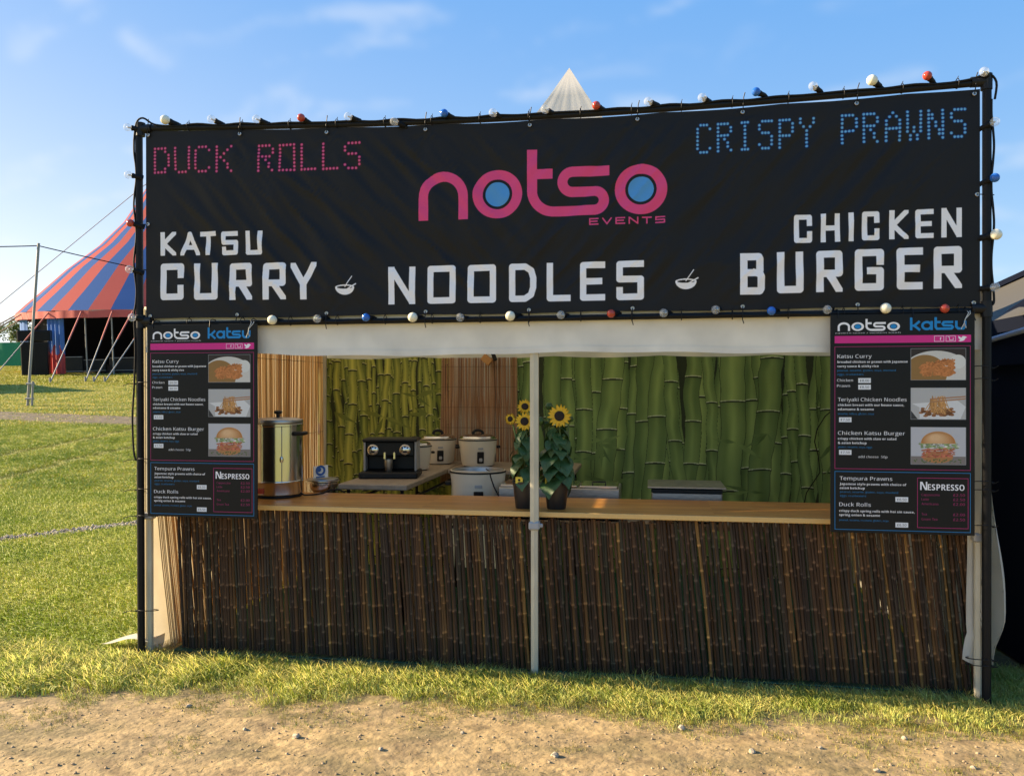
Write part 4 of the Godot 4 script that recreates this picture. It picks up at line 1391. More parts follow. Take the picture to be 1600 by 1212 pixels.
func kitchen() -> void:
	folding_table(Vector3(1.095, 0, -1.64), Vector3(0.46, 0.91, 1.72), "narrow grey table carrying the black coffee machine")
	folding_table(Vector3(1.82, 0, -2.13), Vector3(0.96, 0.91, 0.66), "grey table under the steel-lidded rice cooker by the reed mat")
	folding_table(Vector3(2.62, 0, -1.14), Vector3(2.30, 0.70, 0.62), "low grey table behind the counter carrying the steel appliances")
	rice_cooker("cream rice cooker with steel lid in front of the reed mat", Vector3(1.515, 0.91, -2.08), 0.150, 0.215, 0.35)
	rice_cooker("large open cream rice cooker standing just behind the counter", Vector3(1.725, 0.70, -1.07), 0.182, 0.285, 0.22, true)
	rice_cooker("cream rice cooker half hidden by the coffee machine", Vector3(1.105, 0.91, -1.72), 0.128, 0.185, 0.4)
	rice_cooker("cream rice cooker furthest back on the narrow table", Vector3(1.150, 0.91, -2.24), 0.148, 0.205, 0.4)

	# tall steel water boiler on the counter
	var u := thing("water_boiler", "tall stainless steel water boiler on the left of the counter", "boiler", Vector3(0.590, 0.863, -0.50), 0.2)
	var b := MB.new()
	b.lathe([Vector2(0, 0.012), Vector2(0.140, 0.012), Vector2(0.1475, 0.022), Vector2(0.1475, 0.022), Vector2(0.1475, 0.090), Vector2(0.150, 0.093), Vector2(0.150, 0.100), Vector2(0.1475, 0.103), Vector2(0.1475, 0.103), Vector2(0.1475, 0.430), Vector2(0.1475, 0.430), Vector2(0.152, 0.434), Vector2(0.152, 0.444), Vector2(0.146, 0.450)], 48)
	part(u, "body", b.mesh(), M.steel)
	var ld := MB.new()
	ld.lathe([Vector2(0.150, 0.448), Vector2(0.153, 0.456), Vector2(0.148, 0.470), Vector2(0.120, 0.478), Vector2(0.05, 0.483), Vector2(0, 0.484)], 48)
	var lid := part(u, "lid", ld.mesh(), M.brushed_steel)
	var kn := MB.new()
	kn.lathe([Vector2(0.010, 0.483), Vector2(0.010, 0.502), Vector2(0.024, 0.508), Vector2(0.026, 0.518), Vector2(0.020, 0.524), Vector2(0, 0.526)], 20)
	part(lid, "knob", kn.mesh(), M.black_plastic)
	var bs := MB.new()
	bs.lathe([Vector2(0, 0.0), Vector2(0.142, 0.0), Vector2(0.146, 0.004), Vector2(0.146, 0.014), Vector2(0, 0.016)], 36)
	part(u, "base", bs.mesh(), M.black_plastic)
	for a in [0.45, 0.45 + PI]:
		var hd := MB.new()
		var d := Vector3(sin(a + 0.75), 0, cos(a + 0.75))
		var sd := Vector3(d.z, 0, -d.x)
		hd.tube([d * 0.146 - sd * 0.045 + Vector3(0, 0.385, 0), d * 0.172 - sd * 0.040 + Vector3(0, 0.388, 0), d * 0.176 + Vector3(0, 0.386, 0), d * 0.172 + sd * 0.040 + Vector3(0, 0.388, 0), d * 0.146 + sd * 0.045 + Vector3(0, 0.385, 0)], 0.012, 8)
		part(u, "handle", hd.mesh(), M.black_plastic)
	var seam := MB.new()
	seam.tube([Vector3(0.055, 0.10, 0.1375), Vector3(0.055, 0.43, 0.1375)], 0.003, 6)
	var gl := part(u, "sight_glass", seam.mesh(), M.brushed_steel)
	var valve := MB.new()
	valve.lathe([Vector2(0.0, -0.018), Vector2(0.009, -0.016), Vector2(0.012, 0.0), Vector2(0.009, 0.016), Vector2(0.0, 0.018)], 12, Vector3(0.055, 0.235, 0.142))
	part(gl, "valve", valve.mesh(), M.steel)
	var st := MB.new()
	st.box(Vector3(-0.075, 0.045, 0.1285), Vector3(0.052, 0.030, 0.004), 0.001, Basis(Vector3.UP, -0.53))
	part(u, "sticker", st.mesh(), M.red_sticker)
	var fx := MB.new()
	fx.tube([Vector3(0.730, 0.888, -0.50), Vector3(0.76, 0.872, -0.50), Vector3(0.80, 0.870, -0.54), Vector3(0.84, 0.872, -0.60), Vector3(0.86, 0.885, -0.65), Vector3(0.91, 0.888, -0.68), Vector3(0.94, 0.868, -0.70), Vector3(0.95, 0.80, -0.715), Vector3(0.95, 0.5, -0.72)], 0.0055, 7)
	solo("power_cable", fx.mesh(), M.black_rubber, "black cable running over the counter from the water boiler", "cable", Vector3.ZERO, "power cables")

	# small steel pot on a stool with a printed card leaning on it
	var stl := thing("stool", "low wooden stool behind the counter under the small steel pot", "stool", Vector3(0.735, 0, -0.84))
	var tp := MB.new()
	tp.box(Vector3(0, 0.725, 0), Vector3(0.23, 0.03, 0.22), 0.004)
	part(stl, "seat", tp.mesh(), M.wood_raw)
	for sx in [-1, 1]:
		for sz in [-1, 1]:
			var lg := MB.new()
			lg.box(Vector3(sx * 0.09, 0.36, sz * 0.085), Vector3(0.03, 0.70, 0.03), 0.003)
			part(stl, "leg", lg.mesh(), M.wood_raw)
	var pt := thing("steel_pot", "small round steel pot with flat rim beside the water boiler", "pot", Vector3(0.740, 0.74, -0.835))
	var pb := MB.new()
	pb.lathe([Vector2(0, 0.0), Vector2(0.095, 0.0), Vector2(0.100, 0.006), Vector2(0.102, 0.175), Vector2(0.112, 0.182), Vector2(0.112, 0.188), Vector2(0.100, 0.189), Vector2(0.099, 0.180)], 36)
	part(pt, "body", pb.mesh(), M.steel)
	var pl := MB.new()
	pl.lathe([Vector2(0.104, 0.190), Vector2(0.102, 0.196), Vector2(0.06, 0.202), Vector2(0, 0.203)], 36)
	part(pt, "lid", pl.mesh(), M.brushed_steel)
	var cd := thing("printed_card", "white card with round blue emblem leaning above the small steel pot", "card", Vector3(0.742, 0.943, -0.80), 0.0)
	var cb := MB.new()
	cb.box(Vector3(0, 0.040, 0), Vector3(0.100, 0.080, 0.004), 0.001, Basis(Vector3.BACK, 0.12) * Basis(Vector3.RIGHT, -0.25))
	part(cd, "card", cb.mesh(), M.white_card)
	var em := MB.new()
	var eb := Basis(Vector3.BACK, 0.12) * Basis(Vector3.RIGHT, PI / 2 - 0.25)
	var ec := Vector3(0, 0.042, 0) + Basis(Vector3.BACK, 0.12) * Basis(Vector3.RIGHT, -0.25) * Vector3(0, 0.006, 0.0035)
	em.lathe([Vector2(0.020, 0.0), Vector2(0.020, 0.001), Vector2(0.034, 0.001), Vector2(0.034, 0.0)], 28, ec, eb)
	em.lathe([Vector2(0.016, 0.0), Vector2(0.012, 0.001), Vector2(0, 0.001)], 12, ec + Vector3(-0.010, 0.006, 0.002), eb)
	em.box(ec + Vector3(0.004, -0.040, 0.010), Vector3(0.060, 0.008, 0.001), 0.0003, Basis(Vector3.BACK, 0.12) * Basis(Vector3.RIGHT, -0.25))
	part(cd, "emblem", em.mesh(), M.print_blue)

	# twin-head capsule coffee machine
	var cm := thing("coffee_machine", "black twin-head coffee machine with two chrome dials", "coffee machine", Vector3(1.075, 0.91, -1.24), 0.16)
	var by := MB.new()
	by.box(Vector3(0, 0.145, -0.11), Vector3(0.335, 0.20, 0.16), 0.008)
	by.box(Vector3(0, 0.195, 0.0), Vector3(0.335, 0.10, 0.10), 0.008)
	part(cm, "body", by.mesh(), M.black_plastic)
	for s in [-1, 1]:
		var sp := MB.new()
		sp.box(Vector3(s * 0.175, 0.145, -0.055), Vector3(0.014, 0.205, 0.22), 0.005)
		part(cm, "side_panel", sp.mesh(), M.grey_plastic)
	var tpp := MB.new()
	tpp.box(Vector3(0, 0.255, -0.05), Vector3(0.375, 0.020, 0.25), 0.006)
	part(cm, "top_cover", tpp.mesh(), M.black_plastic)
	var tr := MB.new()
	tr.box(Vector3(0, 0.022, 0.0), Vector3(0.40, 0.044, 0.30), 0.008)
	part(cm, "drip_tray", tr.mesh(), M.black_plastic)
	for x in [-0.115, 0.105]:
		var dl := MB.new()
		dl.lathe([Vector2(0.0, 0.020), Vector2(0.030, 0.018), Vector2(0.038, 0.012), Vector2(0.040, 0.0)], 24, Vector3(x, 0.190, 0.052), Basis(Vector3.RIGHT, PI / 2))
		var dial := part(cm, "dial", dl.mesh(), M.steel)
		var dt := MB.new()
		for k in 3: dt.lathe([Vector2(0.006, 0.0), Vector2(0.005, 0.003), Vector2(0, 0.003)], 8, Vector3(x + (k - 1) * 0.017, 0.204 + (0.006 if k == 1 else 0.0), 0.071), Basis(Vector3.RIGHT, PI / 2))
		dt.box(Vector3(x, 0.178, 0.0725), Vector3(0.026, 0.012, 0.004), 0.001)
		part(dial, "buttons", dt.mesh(), M.black_plastic)
		var spt := MB.new()
		spt.box(Vector3(x * 0.3, 0.150, 0.055), Vector3(0.018, 0.05, 0.03), 0.004)
		part(cm, "spout", spt.mesh(), M.steel)
	var cup := thing("steel_cup", "small steel cup on the coffee machine's drip tray", "cup", Vector3(1.085, 0.954, -1.155))
	var cu := MB.new()
	cu.lathe([Vector2(0, 0.0), Vector2(0.026, 0.0), Vector2(0.028, 0.003), Vector2(0.030, 0.082), Vector2(0.028, 0.082), Vector2(0.026, 0.006), Vector2(0, 0.006)], 24)
	part(cup, "body", cu.mesh(), M.brushed_steel)

	# steel bain-marie with lids
	var bm := thing("bain_marie", "stainless steel food warmer behind the sunflower pots", "food warmer", Vector3(2.28, 0.70, -1.02))
	var bb := MB.new()
	bb.box(Vector3(0, 0.105, 0), Vector3(0.76, 0.19, 0.34), 0.006)
	part(bm, "body", bb.mesh(), M.brushed_steel)
	for x in [-0.255, 0.0, 0.25]:
		var ll := MB.new()
		ll.box(Vector3(x, 0.207, 0), Vector3(0.235, 0.018, 0.31), 0.006)
		var l2 := part(bm, "lid", ll.mesh(), M.steel)
		var lh := MB.new()
		lh.tube([Vector3(x - 0.04, 0.216, 0.1), Vector3(x - 0.04, 0.236, 0.1), Vector3(x + 0.04, 0.236, 0.1), Vector3(x + 0.04, 0.216, 0.1)], 0.005, 6)
		part(l2, "handle", lh.mesh(), M.black_plastic)
	for x in [-0.3, 0.3]:
		var ff := MB.new()
		ff.box(Vector3(x, 0.006, 0), Vector3(0.05, 0.012, 0.25), 0.003)
		part(bm, "foot", ff.mesh(), M.black_plastic)
	var gr := thing("griddle", "steel griddle with a flat tray top right of the sunflowers", "griddle", Vector3(3.065, 0.70, -1.02))
	var gb := MB.new()
	gb.box(Vector3(0, 0.098, 0), Vector3(0.42, 0.176, 0.36), 0.005)
	part(gr, "body", gb.mesh(), M.brushed_steel)
	var gbd := MB.new()
	gbd.box(Vector3(0, 0.198, 0), Vector3(0.425, 0.022, 0.365), 0.004)
	part(gr, "black_band", gbd.mesh(), M.black_plastic)
	var gp := MB.new()
	gp.box(Vector3(0, 0.2165, -0.01), Vector3(0.47, 0.012, 0.40), 0.005)
	part(gr, "hotplate", gp.mesh(), M.brushed_steel)
	for x in [-0.17, 0.17]:
		var ff := MB.new()
		ff.lathe([Vector2(0, 0), Vector2(0.018, 0), Vector2(0.018, 0.012), Vector2(0, 0.012)], 12, Vector3(x, 0, 0.1))
		ff.lathe([Vector2(0, 0), Vector2(0.018, 0), Vector2(0.018, 0.012), Vector2(0, 0.012)], 12, Vector3(x, 0, -0.1))
		part(gr, "foot", ff.mesh(), M.black_rubber)
	var pc := MB.new()
	pc.tube([Vector3(1.78, 0.99, -1.07), Vector3(1.82, 0.985, -0.98), Vector3(1.845, 0.96, -0.885), Vector3(1.87, 0.90, -0.865), Vector3(1.905, 0.84, -0.85), Vector3(1.93, 0.72, -0.84), Vector3(1.94, 0.68, -0.80), Vector3(1.94, 0.3, -0.80)], 0.0045, 6)
	solo("power_cable", pc.mesh(), M.black_rubber, "black cable draped over the rim of the large open rice cooker", "cable", Vector3.ZERO, "power cables")

# ---------------------------------------------------------------- sunflowers
func leaf_mesh(sd: int, len: float) -> ArrayMesh:
	var r := RandomNumberGenerator.new()
	r.seed = sd
	var droop := r.randf_range(0.5, 1.1)
	var twist := r.randf_range(-0.3, 0.3)
	var b := MB.new()
	# heart-shaped blade hanging from its stalk, folded a little along the midrib
	b.sheet(8, 10, func(u: float, v: float) -> Vector3:
		var s := u * 2.0 - 1.0
		var wd := len * 0.46 * sin(PI * pow(v, 0.55)) * (1.0 - 0.12 * v)
		var back := -0.12 * len * s * s * (1.0 - v) * (1.0 - v)
		var run := len * v + back
		var y := -droop * len * 0.55 * v * v + 0.10 * len * absf(s) * (1.0 - v) + 0.015 * len * sin(v * 18.0) * absf(s)
		return Vector3(s * wd, y + twist * s * wd, run * (1.0 - 0.28 * v)), Vector3.UP)
	return b.mesh()

func flower_mesh(rad: float, sd: int) -> ArrayMesh:
	var r := RandomNumberGenerator.new()
	r.seed = sd
	var b := MB.new()
	for ring in 2:
		var n := 17 if ring == 0 else 15
		for i in n:
			var a := TAU * (i + 0.5 * ring) / n + r.randf_range(-0.10, 0.10)
			var l := rad * r.randf_range(0.86, 1.04)
			var w := rad * 0.125 * r.randf_range(0.85, 1.2)
			var bend := r.randf_range(-0.10, 0.14) * rad
			var d := Vector3(cos(a), sin(a), 0); var s := Vector3(-sin(a), cos(a), 0)
			b.sheet(3, 5, func(u: float, v: float) -> Vector3:
				var k := u * 2.0 - 1.0
				return d * lerpf(rad * 0.34, l, v) + s * k * w * sin(PI * pow(lerpf(0.18, 1.0, v), 0.8)) + Vector3(0, 0, bend * v * v + 0.02 * rad * k * k - 0.012 * ring), Vector3.BACK)
	return b.mesh()

func sunflower(label: String, at: Vector3, heads: Array, leaves: Array, card: Vector3) -> void:
	var p := thing("potted_sunflower", label, "sunflower", at, 0.0, "potted sunflowers on the counter")
	var pot := MB.new()
	pot.lathe([Vector2(0, 0.0), Vector2(0.050, 0.0), Vector2(0.053, 0.006), Vector2(0.066, 0.128), Vector2(0.066, 0.128), Vector2(0.071, 0.130), Vector2(0.072, 0.148), Vector2(0.069, 0.150), Vector2(0.064, 0.149), Vector2(0.062, 0.128), Vector2(0, 0.126)], 14)
	part(p, "pot", pot.mesh(), M.pot_black)
	for i in heads.size():
		var h: Array = heads[i]     # [tip, radius, facing, base offset]
		var tip: Vector3 = h[0]
		var base := Vector3(h[3], 0.126, 0.0)
		var facing: Vector3 = (h[2] as Vector3).normalized()
		var st := MB.new()
		var mid := base.lerp(tip, 0.55) + Vector3(0.012 * (1 if i % 2 == 0 else -1), 0.0, -0.01)
		var neck := tip - facing * 0.03 - Vector3(0, 0.01, 0)
		st.tube([base, mid, neck.lerp(mid, 0.15) , neck, tip - facing * 0.008], [0.0065, 0.0055, 0.005, 0.005, 0.009], 8)
		var stem := part(p, "stem", st.mesh(), M.stem)
		var bs := Basis.looking_at(-facing, Vector3.UP)
		var rad: float = h[1]
		if rad < 0.03:
			var bud := MB.new()
			bud.lathe([Vector2(0, -rad), Vector2(rad * 0.8, -rad * 0.5), Vector2(rad, 0.1 * rad), Vector2(rad * 0.6, rad * 0.9), Vector2(0, rad)], 12)
			part(p, "bud", bud.mesh(), M.leaf, tip)
			continue
		var fl := part(p, "flower_head", flower_mesh(rad, 60 + i + int(at.x * 10.0)), M.petal, tip)
		fl.basis = bs
		var dc := MB.new()
		dc.lathe([Vector2(0, 0.010), Vector2(rad * 0.24, 0.010), Vector2(rad * 0.40, 0.004), Vector2(rad * 0.42, -0.006)], 22, Vector3.ZERO, Basis(Vector3.RIGHT, PI / 2))
		part(fl, "seed_disc", dc.mesh(), M.seed_disc)
		var cx := MB.new()
		cx.lathe([Vector2(0, -0.02), Vector2(rad * 0.3, -0.018), Vector2(rad * 0.5, -0.010), Vector2(rad * 0.4, -0.006)], 16, Vector3.ZERO, Basis(Vector3.RIGHT, PI / 2))
		part(fl, "sepals", cx.mesh(), M.leaf)
	for i in leaves.size():
		var l: Array = leaves[i]    # [x, y, z, turn, length, pitch]
		var o := part(p, "leaf", leaf_mesh(700 + i, l[4]), M.leaf, Vector3(l[0], l[1], l[2]))
		o.rotation = Vector3(l[5], l[3], 0.0)
		var sk := MB.new()
		sk.tube([Vector3(l[0], l[1], l[2]), Vector3(l[0] * 0.25, l[1] - 0.025, l[2] * 0.25)], 0.003, 5)
		part(p, "leaf_stalk", sk.mesh(), M.stem)
	var cd := MB.new()
	cd.box(card, Vector3(0.040, 0.034, 0.0015), 0.0005, Basis(Vector3.UP, 0.0 if card.x < 0.0 and at.x < 2.25 else 1.25))
	var cc := part(p, "plant_label", cd.mesh(), M.card_yellow)
	var dd := MB.new()
	dd.lathe([Vector2(0.007, 0.0), Vector2(0.006, 0.0015), Vector2(0, 0.0015)], 10, card + Vector3(0, 0, 0.001), Basis(Vector3.RIGHT, PI / 2))
	part(cc, "picture", dd.mesh(), M.seed_disc)

func plants() -> void:
	var r := RandomNumberGenerator.new()
	r.seed = 15
	var la: Array = []; var lb: Array = []
	for i in 26:
		var a := TAU * i / 26.0 * 7.0 + r.randf_range(-0.3, 0.3)
		var y := lerpf(0.17, 0.45, float(i) / 25.0)
		var rr := lerpf(0.035, 0.02, float(i) / 25.0)
		la.append([sin(a) * rr, y, cos(a) * rr, a, lerpf(0.125, 0.080, float(i) / 25.0) * r.randf_range(0.8, 1.15), r.randf_range(0.1, 0.7)])
	for i in 32:
		var a := TAU * i / 32.0 * 9.0 + r.randf_range(-0.3, 0.3)
		var y := lerpf(0.16, 0.46, float(i) / 31.0)
		var rr := lerpf(0.045, 0.02, float(i) / 31.0)
		lb.append([sin(a) * rr, y, cos(a) * rr, a, lerpf(0.150, 0.085, float(i) / 31.0) * r.randf_range(0.8, 1.15), r.randf_range(0.1, 0.8)])
	sunflower("potted sunflower with several small heads, half behind the white pole", Vector3(2.160, 0.863, -0.245), [
		[Vector3(-0.075, 0.492, 0.04), 0.036, Vector3(-0.25, 0.1, 1), -0.012], [Vector3(0.004, 0.560, 0.02), 0.048, Vector3(0.3, 0.5, 1), 0.005],
		[Vector3(0.006, 0.480, 0.05), 0.056, Vector3(0.15, 0.15, 1), 0.015], [Vector3(0.085, 0.478, 0.0), 0.026, Vector3(0.8, 0.3, 0.4), 0.02]], la, Vector3(-0.022, 0.160, 0.062))
	sunflower("potted sunflower with one large head, right of the white pole", Vector3(2.335, 0.863, -0.245), [
		[Vector3(0.022, 0.510, 0.045), 0.068, Vector3(0.10, 0.12, 1), 0.0], [Vector3(-0.040, 0.560, 0.0), 0.022, Vector3(0, 1, 0.3), -0.02], [Vector3(0.075, 0.49, -0.04), 0.018, Vector3(0.5, 1, 0.3), 0.02],
		[Vector3(-0.055, 0.46, -0.02), 0.020, Vector3(0, 1, 0.3), -0.02], [Vector3(0.045, 0.40, 0.02), 0.013, Vector3(0.5, 1, 0.3), 0.02]], lb, Vector3(-0.046, 0.160, 0.055))

# ---------------------------------------------------------------- menu boards
func food_picture(im: Image, r: Rect2, which: int) -> void:
	var g := RandomNumberGenerator.new()
	g.seed = 40 + which
	var o := r.position; var s := r.size
	var at := func(x: float, y: float) -> Vector2: return o + s * Vector2(x, y)
	if which == 0:      # breaded cutlet over curry sauce and rice
		fill_poly(im, PackedVector2Array([o, at.call(1, 0), at.call(1, 1), at.call(0, 1)]), lin(0.045, 0.035, 0.03), r)
		fill_disc(im, at.call(0.46, 0.75), s.x * 0.62, s.y * 0.68, lin(0.62, 0.58, 0.52), r)
		fill_disc(im, at.call(0.26, 0.80), s.x * 0.40, s.y * 0.60, lin(0.30, 0.165, 0.055), r)
		fill_disc(im, at.call(0.86, 0.42), s.x * 0.14, s.y * 0.22, lin(0.68, 0.66, 0.60), r)
		for i in 110:
			var x := g.randf_range(0.20, 0.79)
			var top := 0.60 - 0.46 * x + (1.0 * maxf(0.0, x - 0.64))
			var k := g.randf_range(0.7, 1.12)
			fill_disc(im, at.call(x, lerpf(top + 0.05, 0.84 - 0.25 * maxf(0.0, 0.36 - x), g.randf())), s.x * g.randf_range(0.03, 0.06), s.y * g.randf_range(0.04, 0.075), lin(0.56 * k, 0.21 * k, 0.068 * k), r)
		stroke(im, [at.call(0.36, 0.50), at.call(0.52, 0.42), at.call(0.70, 0.33)], s.y * 0.025, lin(0.24, 0.08, 0.03), false, r)
		for i in 150:
			var p := Vector2(g.randf_range(0.22, 0.80), g.randf())
			var top := 0.56 - 0.42 * p.x + (0.9 * maxf(0.0, p.x - 0.66))
			p.y = lerpf(top, 0.90, g.randf())
			var k := g.randf_range(0.75, 1.2)
			fill_disc(im, at.call(p.x, p.y), s.x * g.randf_range(0.008, 0.022), s.y * g.randf_range(0.010, 0.030), lin(0.52 * k, 0.195 * k, 0.062 * k), r)
	elif which == 1:    # noodles lifted from a paper box
		fill_poly(im, PackedVector2Array([o, at.call(1, 0), at.call(1, 1), at.call(0, 1)]), lin(0.46, 0.44, 0.42), r)
		fill_poly(im, PackedVector2Array([at.call(0.02, 0.5), at.call(0.16, 0.62), at.call(0.16, 0.98), at.call(0.9, 1.0), at.call(1.0, 0.6), at.call(0.85, 0.4)]), lin(0.66, 0.65, 0.63), r)
		fill_poly(im, PackedVector2Array([at.call(0, 0.72), at.call(0.13, 1), at.call(0, 1)]), lin(0.05, 0.05, 0.05), r)
		for i in 70:
			var k := g.randf_range(0.5, 1.3)
			fill_disc(im, at.call(g.randf_range(0.18, 0.78), g.randf_range(0.66, 0.90)), s.x * 0.04, s.y * 0.035, lin(0.26 * k, 0.11 * k, 0.045 * k), r)
		for i in 60:
			var k := g.randf_range(0.6, 1.3)
			var x := g.randf_range(0.36, 0.62)
			stroke(im, [at.call(x, g.randf_range(0.25, 0.45)), at.call(x + g.randf_range(-0.06, 0.06), 0.55), at.call(x + g.randf_range(-0.12, 0.12), g.randf_range(0.65, 0.85))], s.x * 0.014, lin(0.50 * k, 0.25 * k, 0.085 * k), false, r)
		for dy in [0.0, 0.09]:
			stroke(im, [at.call(0.35, 0.36 + dy), at.call(1.02, 0.27 + dy * 0.8)], s.y * 0.04, lin(0.40, 0.20, 0.10), false, r)
	else:               # tall burger
		fill_poly(im, PackedVector2Array([o, at.call(1, 0), at.call(1, 1), at.call(0, 1)]), lin(0.50, 0.49, 0.50), r)
		fill_poly(im, PackedVector2Array([at.call(0, 0.78), at.call(1, 0.78), at.call(1, 1), at.call(0, 1)]), lin(0.22, 0.19, 0.17), r)
		fill_disc(im, at.call(0.49, 0.80), s.x * 0.28, s.y * 0.16, lin(0.42, 0.20, 0.08), r)
		for i in 120:
			var k := g.randf_range(0.5, 1.3)
			fill_disc(im, at.call(g.randf_range(0.22, 0.79), g.randf_range(0.56, 0.80)), s.x * g.randf_range(0.012, 0.05), s.y * g.randf_range(0.008, 0.022), lin(0.50 * k, 0.15 * k * g.randf_range(0.7, 1.4), 0.085 * k), r)
		for i in 90:
			var k := g.randf_range(0.5, 1.3)
			fill_disc(im, at.call(g.randf_range(0.16, 0.86), g.randf_range(0.42, 0.56) ), s.x * 0.03, s.y * 0.022, lin(0.26 * k, 0.34 * k, 0.13 * k) if g.randf() < 0.55 else lin(0.6 * k, 0.58 * k, 0.5 * k), r)
		fill_disc(im, at.call(0.50, 0.43), s.x * 0.315, s.y * 0.32, lin(0.54, 0.27, 0.10), Rect2(r.position, Vector2(r.size.x, r.size.y * 0.44)))
		for i in 9:
			var q := i / 8.0
			fill_disc(im, at.call(0.50 - 0.05 * q, 0.40 - 0.12 * q), s.x * 0.30 * (1.0 - 0.72 * q), s.y * 0.27 * (1.0 - 0.72 * q), lin(lerpf(0.46, 0.74, q), lerpf(0.20, 0.46, q), lerpf(0.065, 0.24, q)), Rect2(r.position, Vector2(r.size.x, r.size.y * 0.44)))
		for i in 60: fill_disc(im, at.call(g.randf_range(0.26, 0.74), g.randf_range(0.16, 0.36)), s.x * 0.005, s.y * 0.006, lin(0.62, 0.38, 0.17), r)
		for i in 40: fill_disc(im, at.call(g.randf_range(0.05, 0.95), g.randf_range(0.86, 0.95)), s.x * 0.015, s.y * 0.015, lin(0.10, 0.14, 0.05), r)
	for e in [[0, 0, 1, 0], [1, 0, 1, 1], [1, 1, 0, 1], [0, 1, 0, 0]]:
		stroke(im, [at.call(e[0], e[1]), at.call(e[2], e[3])], 4.0, lin(0.30, 0.30, 0.30), true)

func menu_print() -> ImageTexture:
	var k := 2.0      # two pixels per millimetre while drawing
	var im := Image.create(1300, 2130, false, Image.FORMAT_RGB8)
	var bg := lin(0.0115, 0.011, 0.0115)
	im.fill(bg)
	var white := lin(0.88, 0.85, 0.84); var blue := lin(0.02, 0.24, 0.56); var dim_blue := lin(0.02, 0.12, 0.23)
	var pink := lin(0.66, 0.035, 0.24); var rose := lin(0.36, 0.03, 0.13); var price := lin(0.74, 0.74, 0.74); var dark := lin(0.08, 0.08, 0.08)
	word_mark(im, Vector2(30, 79) * k, 2.20 * 100.0 * k, 1.92 * 100.0 * k * 0.86, white, blue, bg)
	# second word in blue
	var w := 11.5 * k
	var q := func(x: float, y: float) -> Vector2: return Vector2(362 + x, 79 - y) * k
	stroke(im, [q.call(6, 0), q.call(6, 62)], w, blue, false)
	stroke(im, [q.call(6, 22), q.call(20, 22), q.call(44, 44)], w, blue, false)
	stroke(im, [q.call(20, 22), q.call(46, 0)], w, blue, false)
	var ring: Array = []
	for i in 25: ring.append(q.call(76 + 20 * cos(TAU * i / 24.0), 22 + 17 * sin(TAU * i / 24.0)))
	stroke(im, ring, w, blue, false)
	stroke(im, [q.call(98, 44), q.call(98, 0)], w, blue, false)
	stroke(im, [q.call(116, 62), q.call(116, 14), q.call(122, 6), q.call(186, 6), q.call(192, 13), q.call(186, 21), q.call(152, 22), q.call(147, 30), q.call(152, 38), q.call(194, 38)], w, blue, false)
	stroke(im, [q.call(112, 38), q.call(138, 38)], w, blue, false)
	stroke(im, [q.call(208, 44), q.call(208, 15), q.call(216, 6), q.call(238, 6), q.call(247, 15), q.call(247, 44)], w, blue, false)
	text(im, "eastern sense / western touch", 20 * k, 92 * k, 6.0 * k, 300 * k, white)
	im.fill_rect(Rect2i(17 * k, 103 * k, 618 * k, 36 * k), pink)
	for x in [472, 524]:
		for e in [[0, 0, 42, 0], [42, 0, 42, 26], [42, 26, 0, 26], [0, 26, 0, 0]]:
			stroke(im, [Vector2(x + e[0], 108 + e[1]) * k, Vector2(x + e[2], 108 + e[3]) * k], 2.0 * k, white)
	text(im, "f", 496 * k, 129 * k, 14 * k, 0, white, true)
	stroke(im, [Vector2(532, 114) * k, Vector2(540, 114) * k, Vector2(540, 128) * k, Vector2(556, 128) * k, Vector2(556, 116) * k], 2.5 * k, white, false)
	fill_poly(im, PackedVector2Array([Vector2(578, 108) * k, Vector2(592, 117) * k, Vector2(598, 109) * k, Vector2(608, 110) * k, Vector2(618, 116) * k, Vector2(611, 119) * k, Vector2(604, 130) * k, Vector2(590, 135) * k, Vector2(578, 132) * k, Vector2(588, 127) * k, Vector2(580, 120) * k]), white)
	var frame := func(x: float, y: float, x2: float, y2: float, c: Color) -> void:
		stroke(im, [Vector2(x, y) * k, Vector2(x2, y) * k, Vector2(x2, y2) * k, Vector2(x, y2) * k, Vector2(x, y) * k], 3.2 * k, c)
	frame.call(18, 156, 632, 754, rose)
	frame.call(18, 768, 632, 1052, dim_blue.lerp(blue, 0.6))
	frame.call(396, 794, 622, 1034, rose)
	var head := func(s: String, y: float, wd: float, x := 30.0) -> void: text(im, s, x * k, y * k, 18 * k, wd * k, white)
	var sub := func(s: String, y: float, wd: float, x := 30.0) -> void: text(im, s, x * k, y * k, 11.5 * k, wd * k, white, true)
	var alg := func(s: String, y: float, wd: float, x := 30.0) -> void: text(im, s, x * k, y * k, 9.5 * k, wd * k, dim_blue.lerp(blue, 0.75))
	var tagp := func(s: String, x: float, y: float) -> void:
		im.fill_rect(Rect2i(x * k, y * k, 58 * k, 24 * k), price)
		text(im, s, (x + 8) * k, (y + 18) * k, 11.5 * k, 42 * k, dark)
	head.call("Katsu Curry", 212, 158)
	sub.call("breaded chicken or prawn with Japanese", 236, 322)
	sub.call("curry sauce & sticky rice", 257, 190)
	alg.call("peanut, sesame, gluten, soya, mustard", 277, 268)
	alg.call("eggs, crustaceans", 296, 120)
	text(im, "Chicken", 28 * k, 327 * k, 13 * k, 74 * k, white); text(im, "Prawn", 28 * k, 354 * k, 13 * k, 60 * k, white)
	tagp.call("£8.00", 126, 310); tagp.call("£8.50", 126, 342)
	head.call("Teriyaki Chicken Noodles", 424, 315, 32.0)
	sub.call("chicken breast with our house sauce,", 447, 304, 32.0); sub.call("edamame & sesame", 468, 166, 32.0)
	alg.call("sesame, celery, gluten, soya", 489, 166, 32.0)
	tagp.call("£7.50", 37, 502)
	head.call("Chicken Katsu Burger", 588, 308, 32.0)
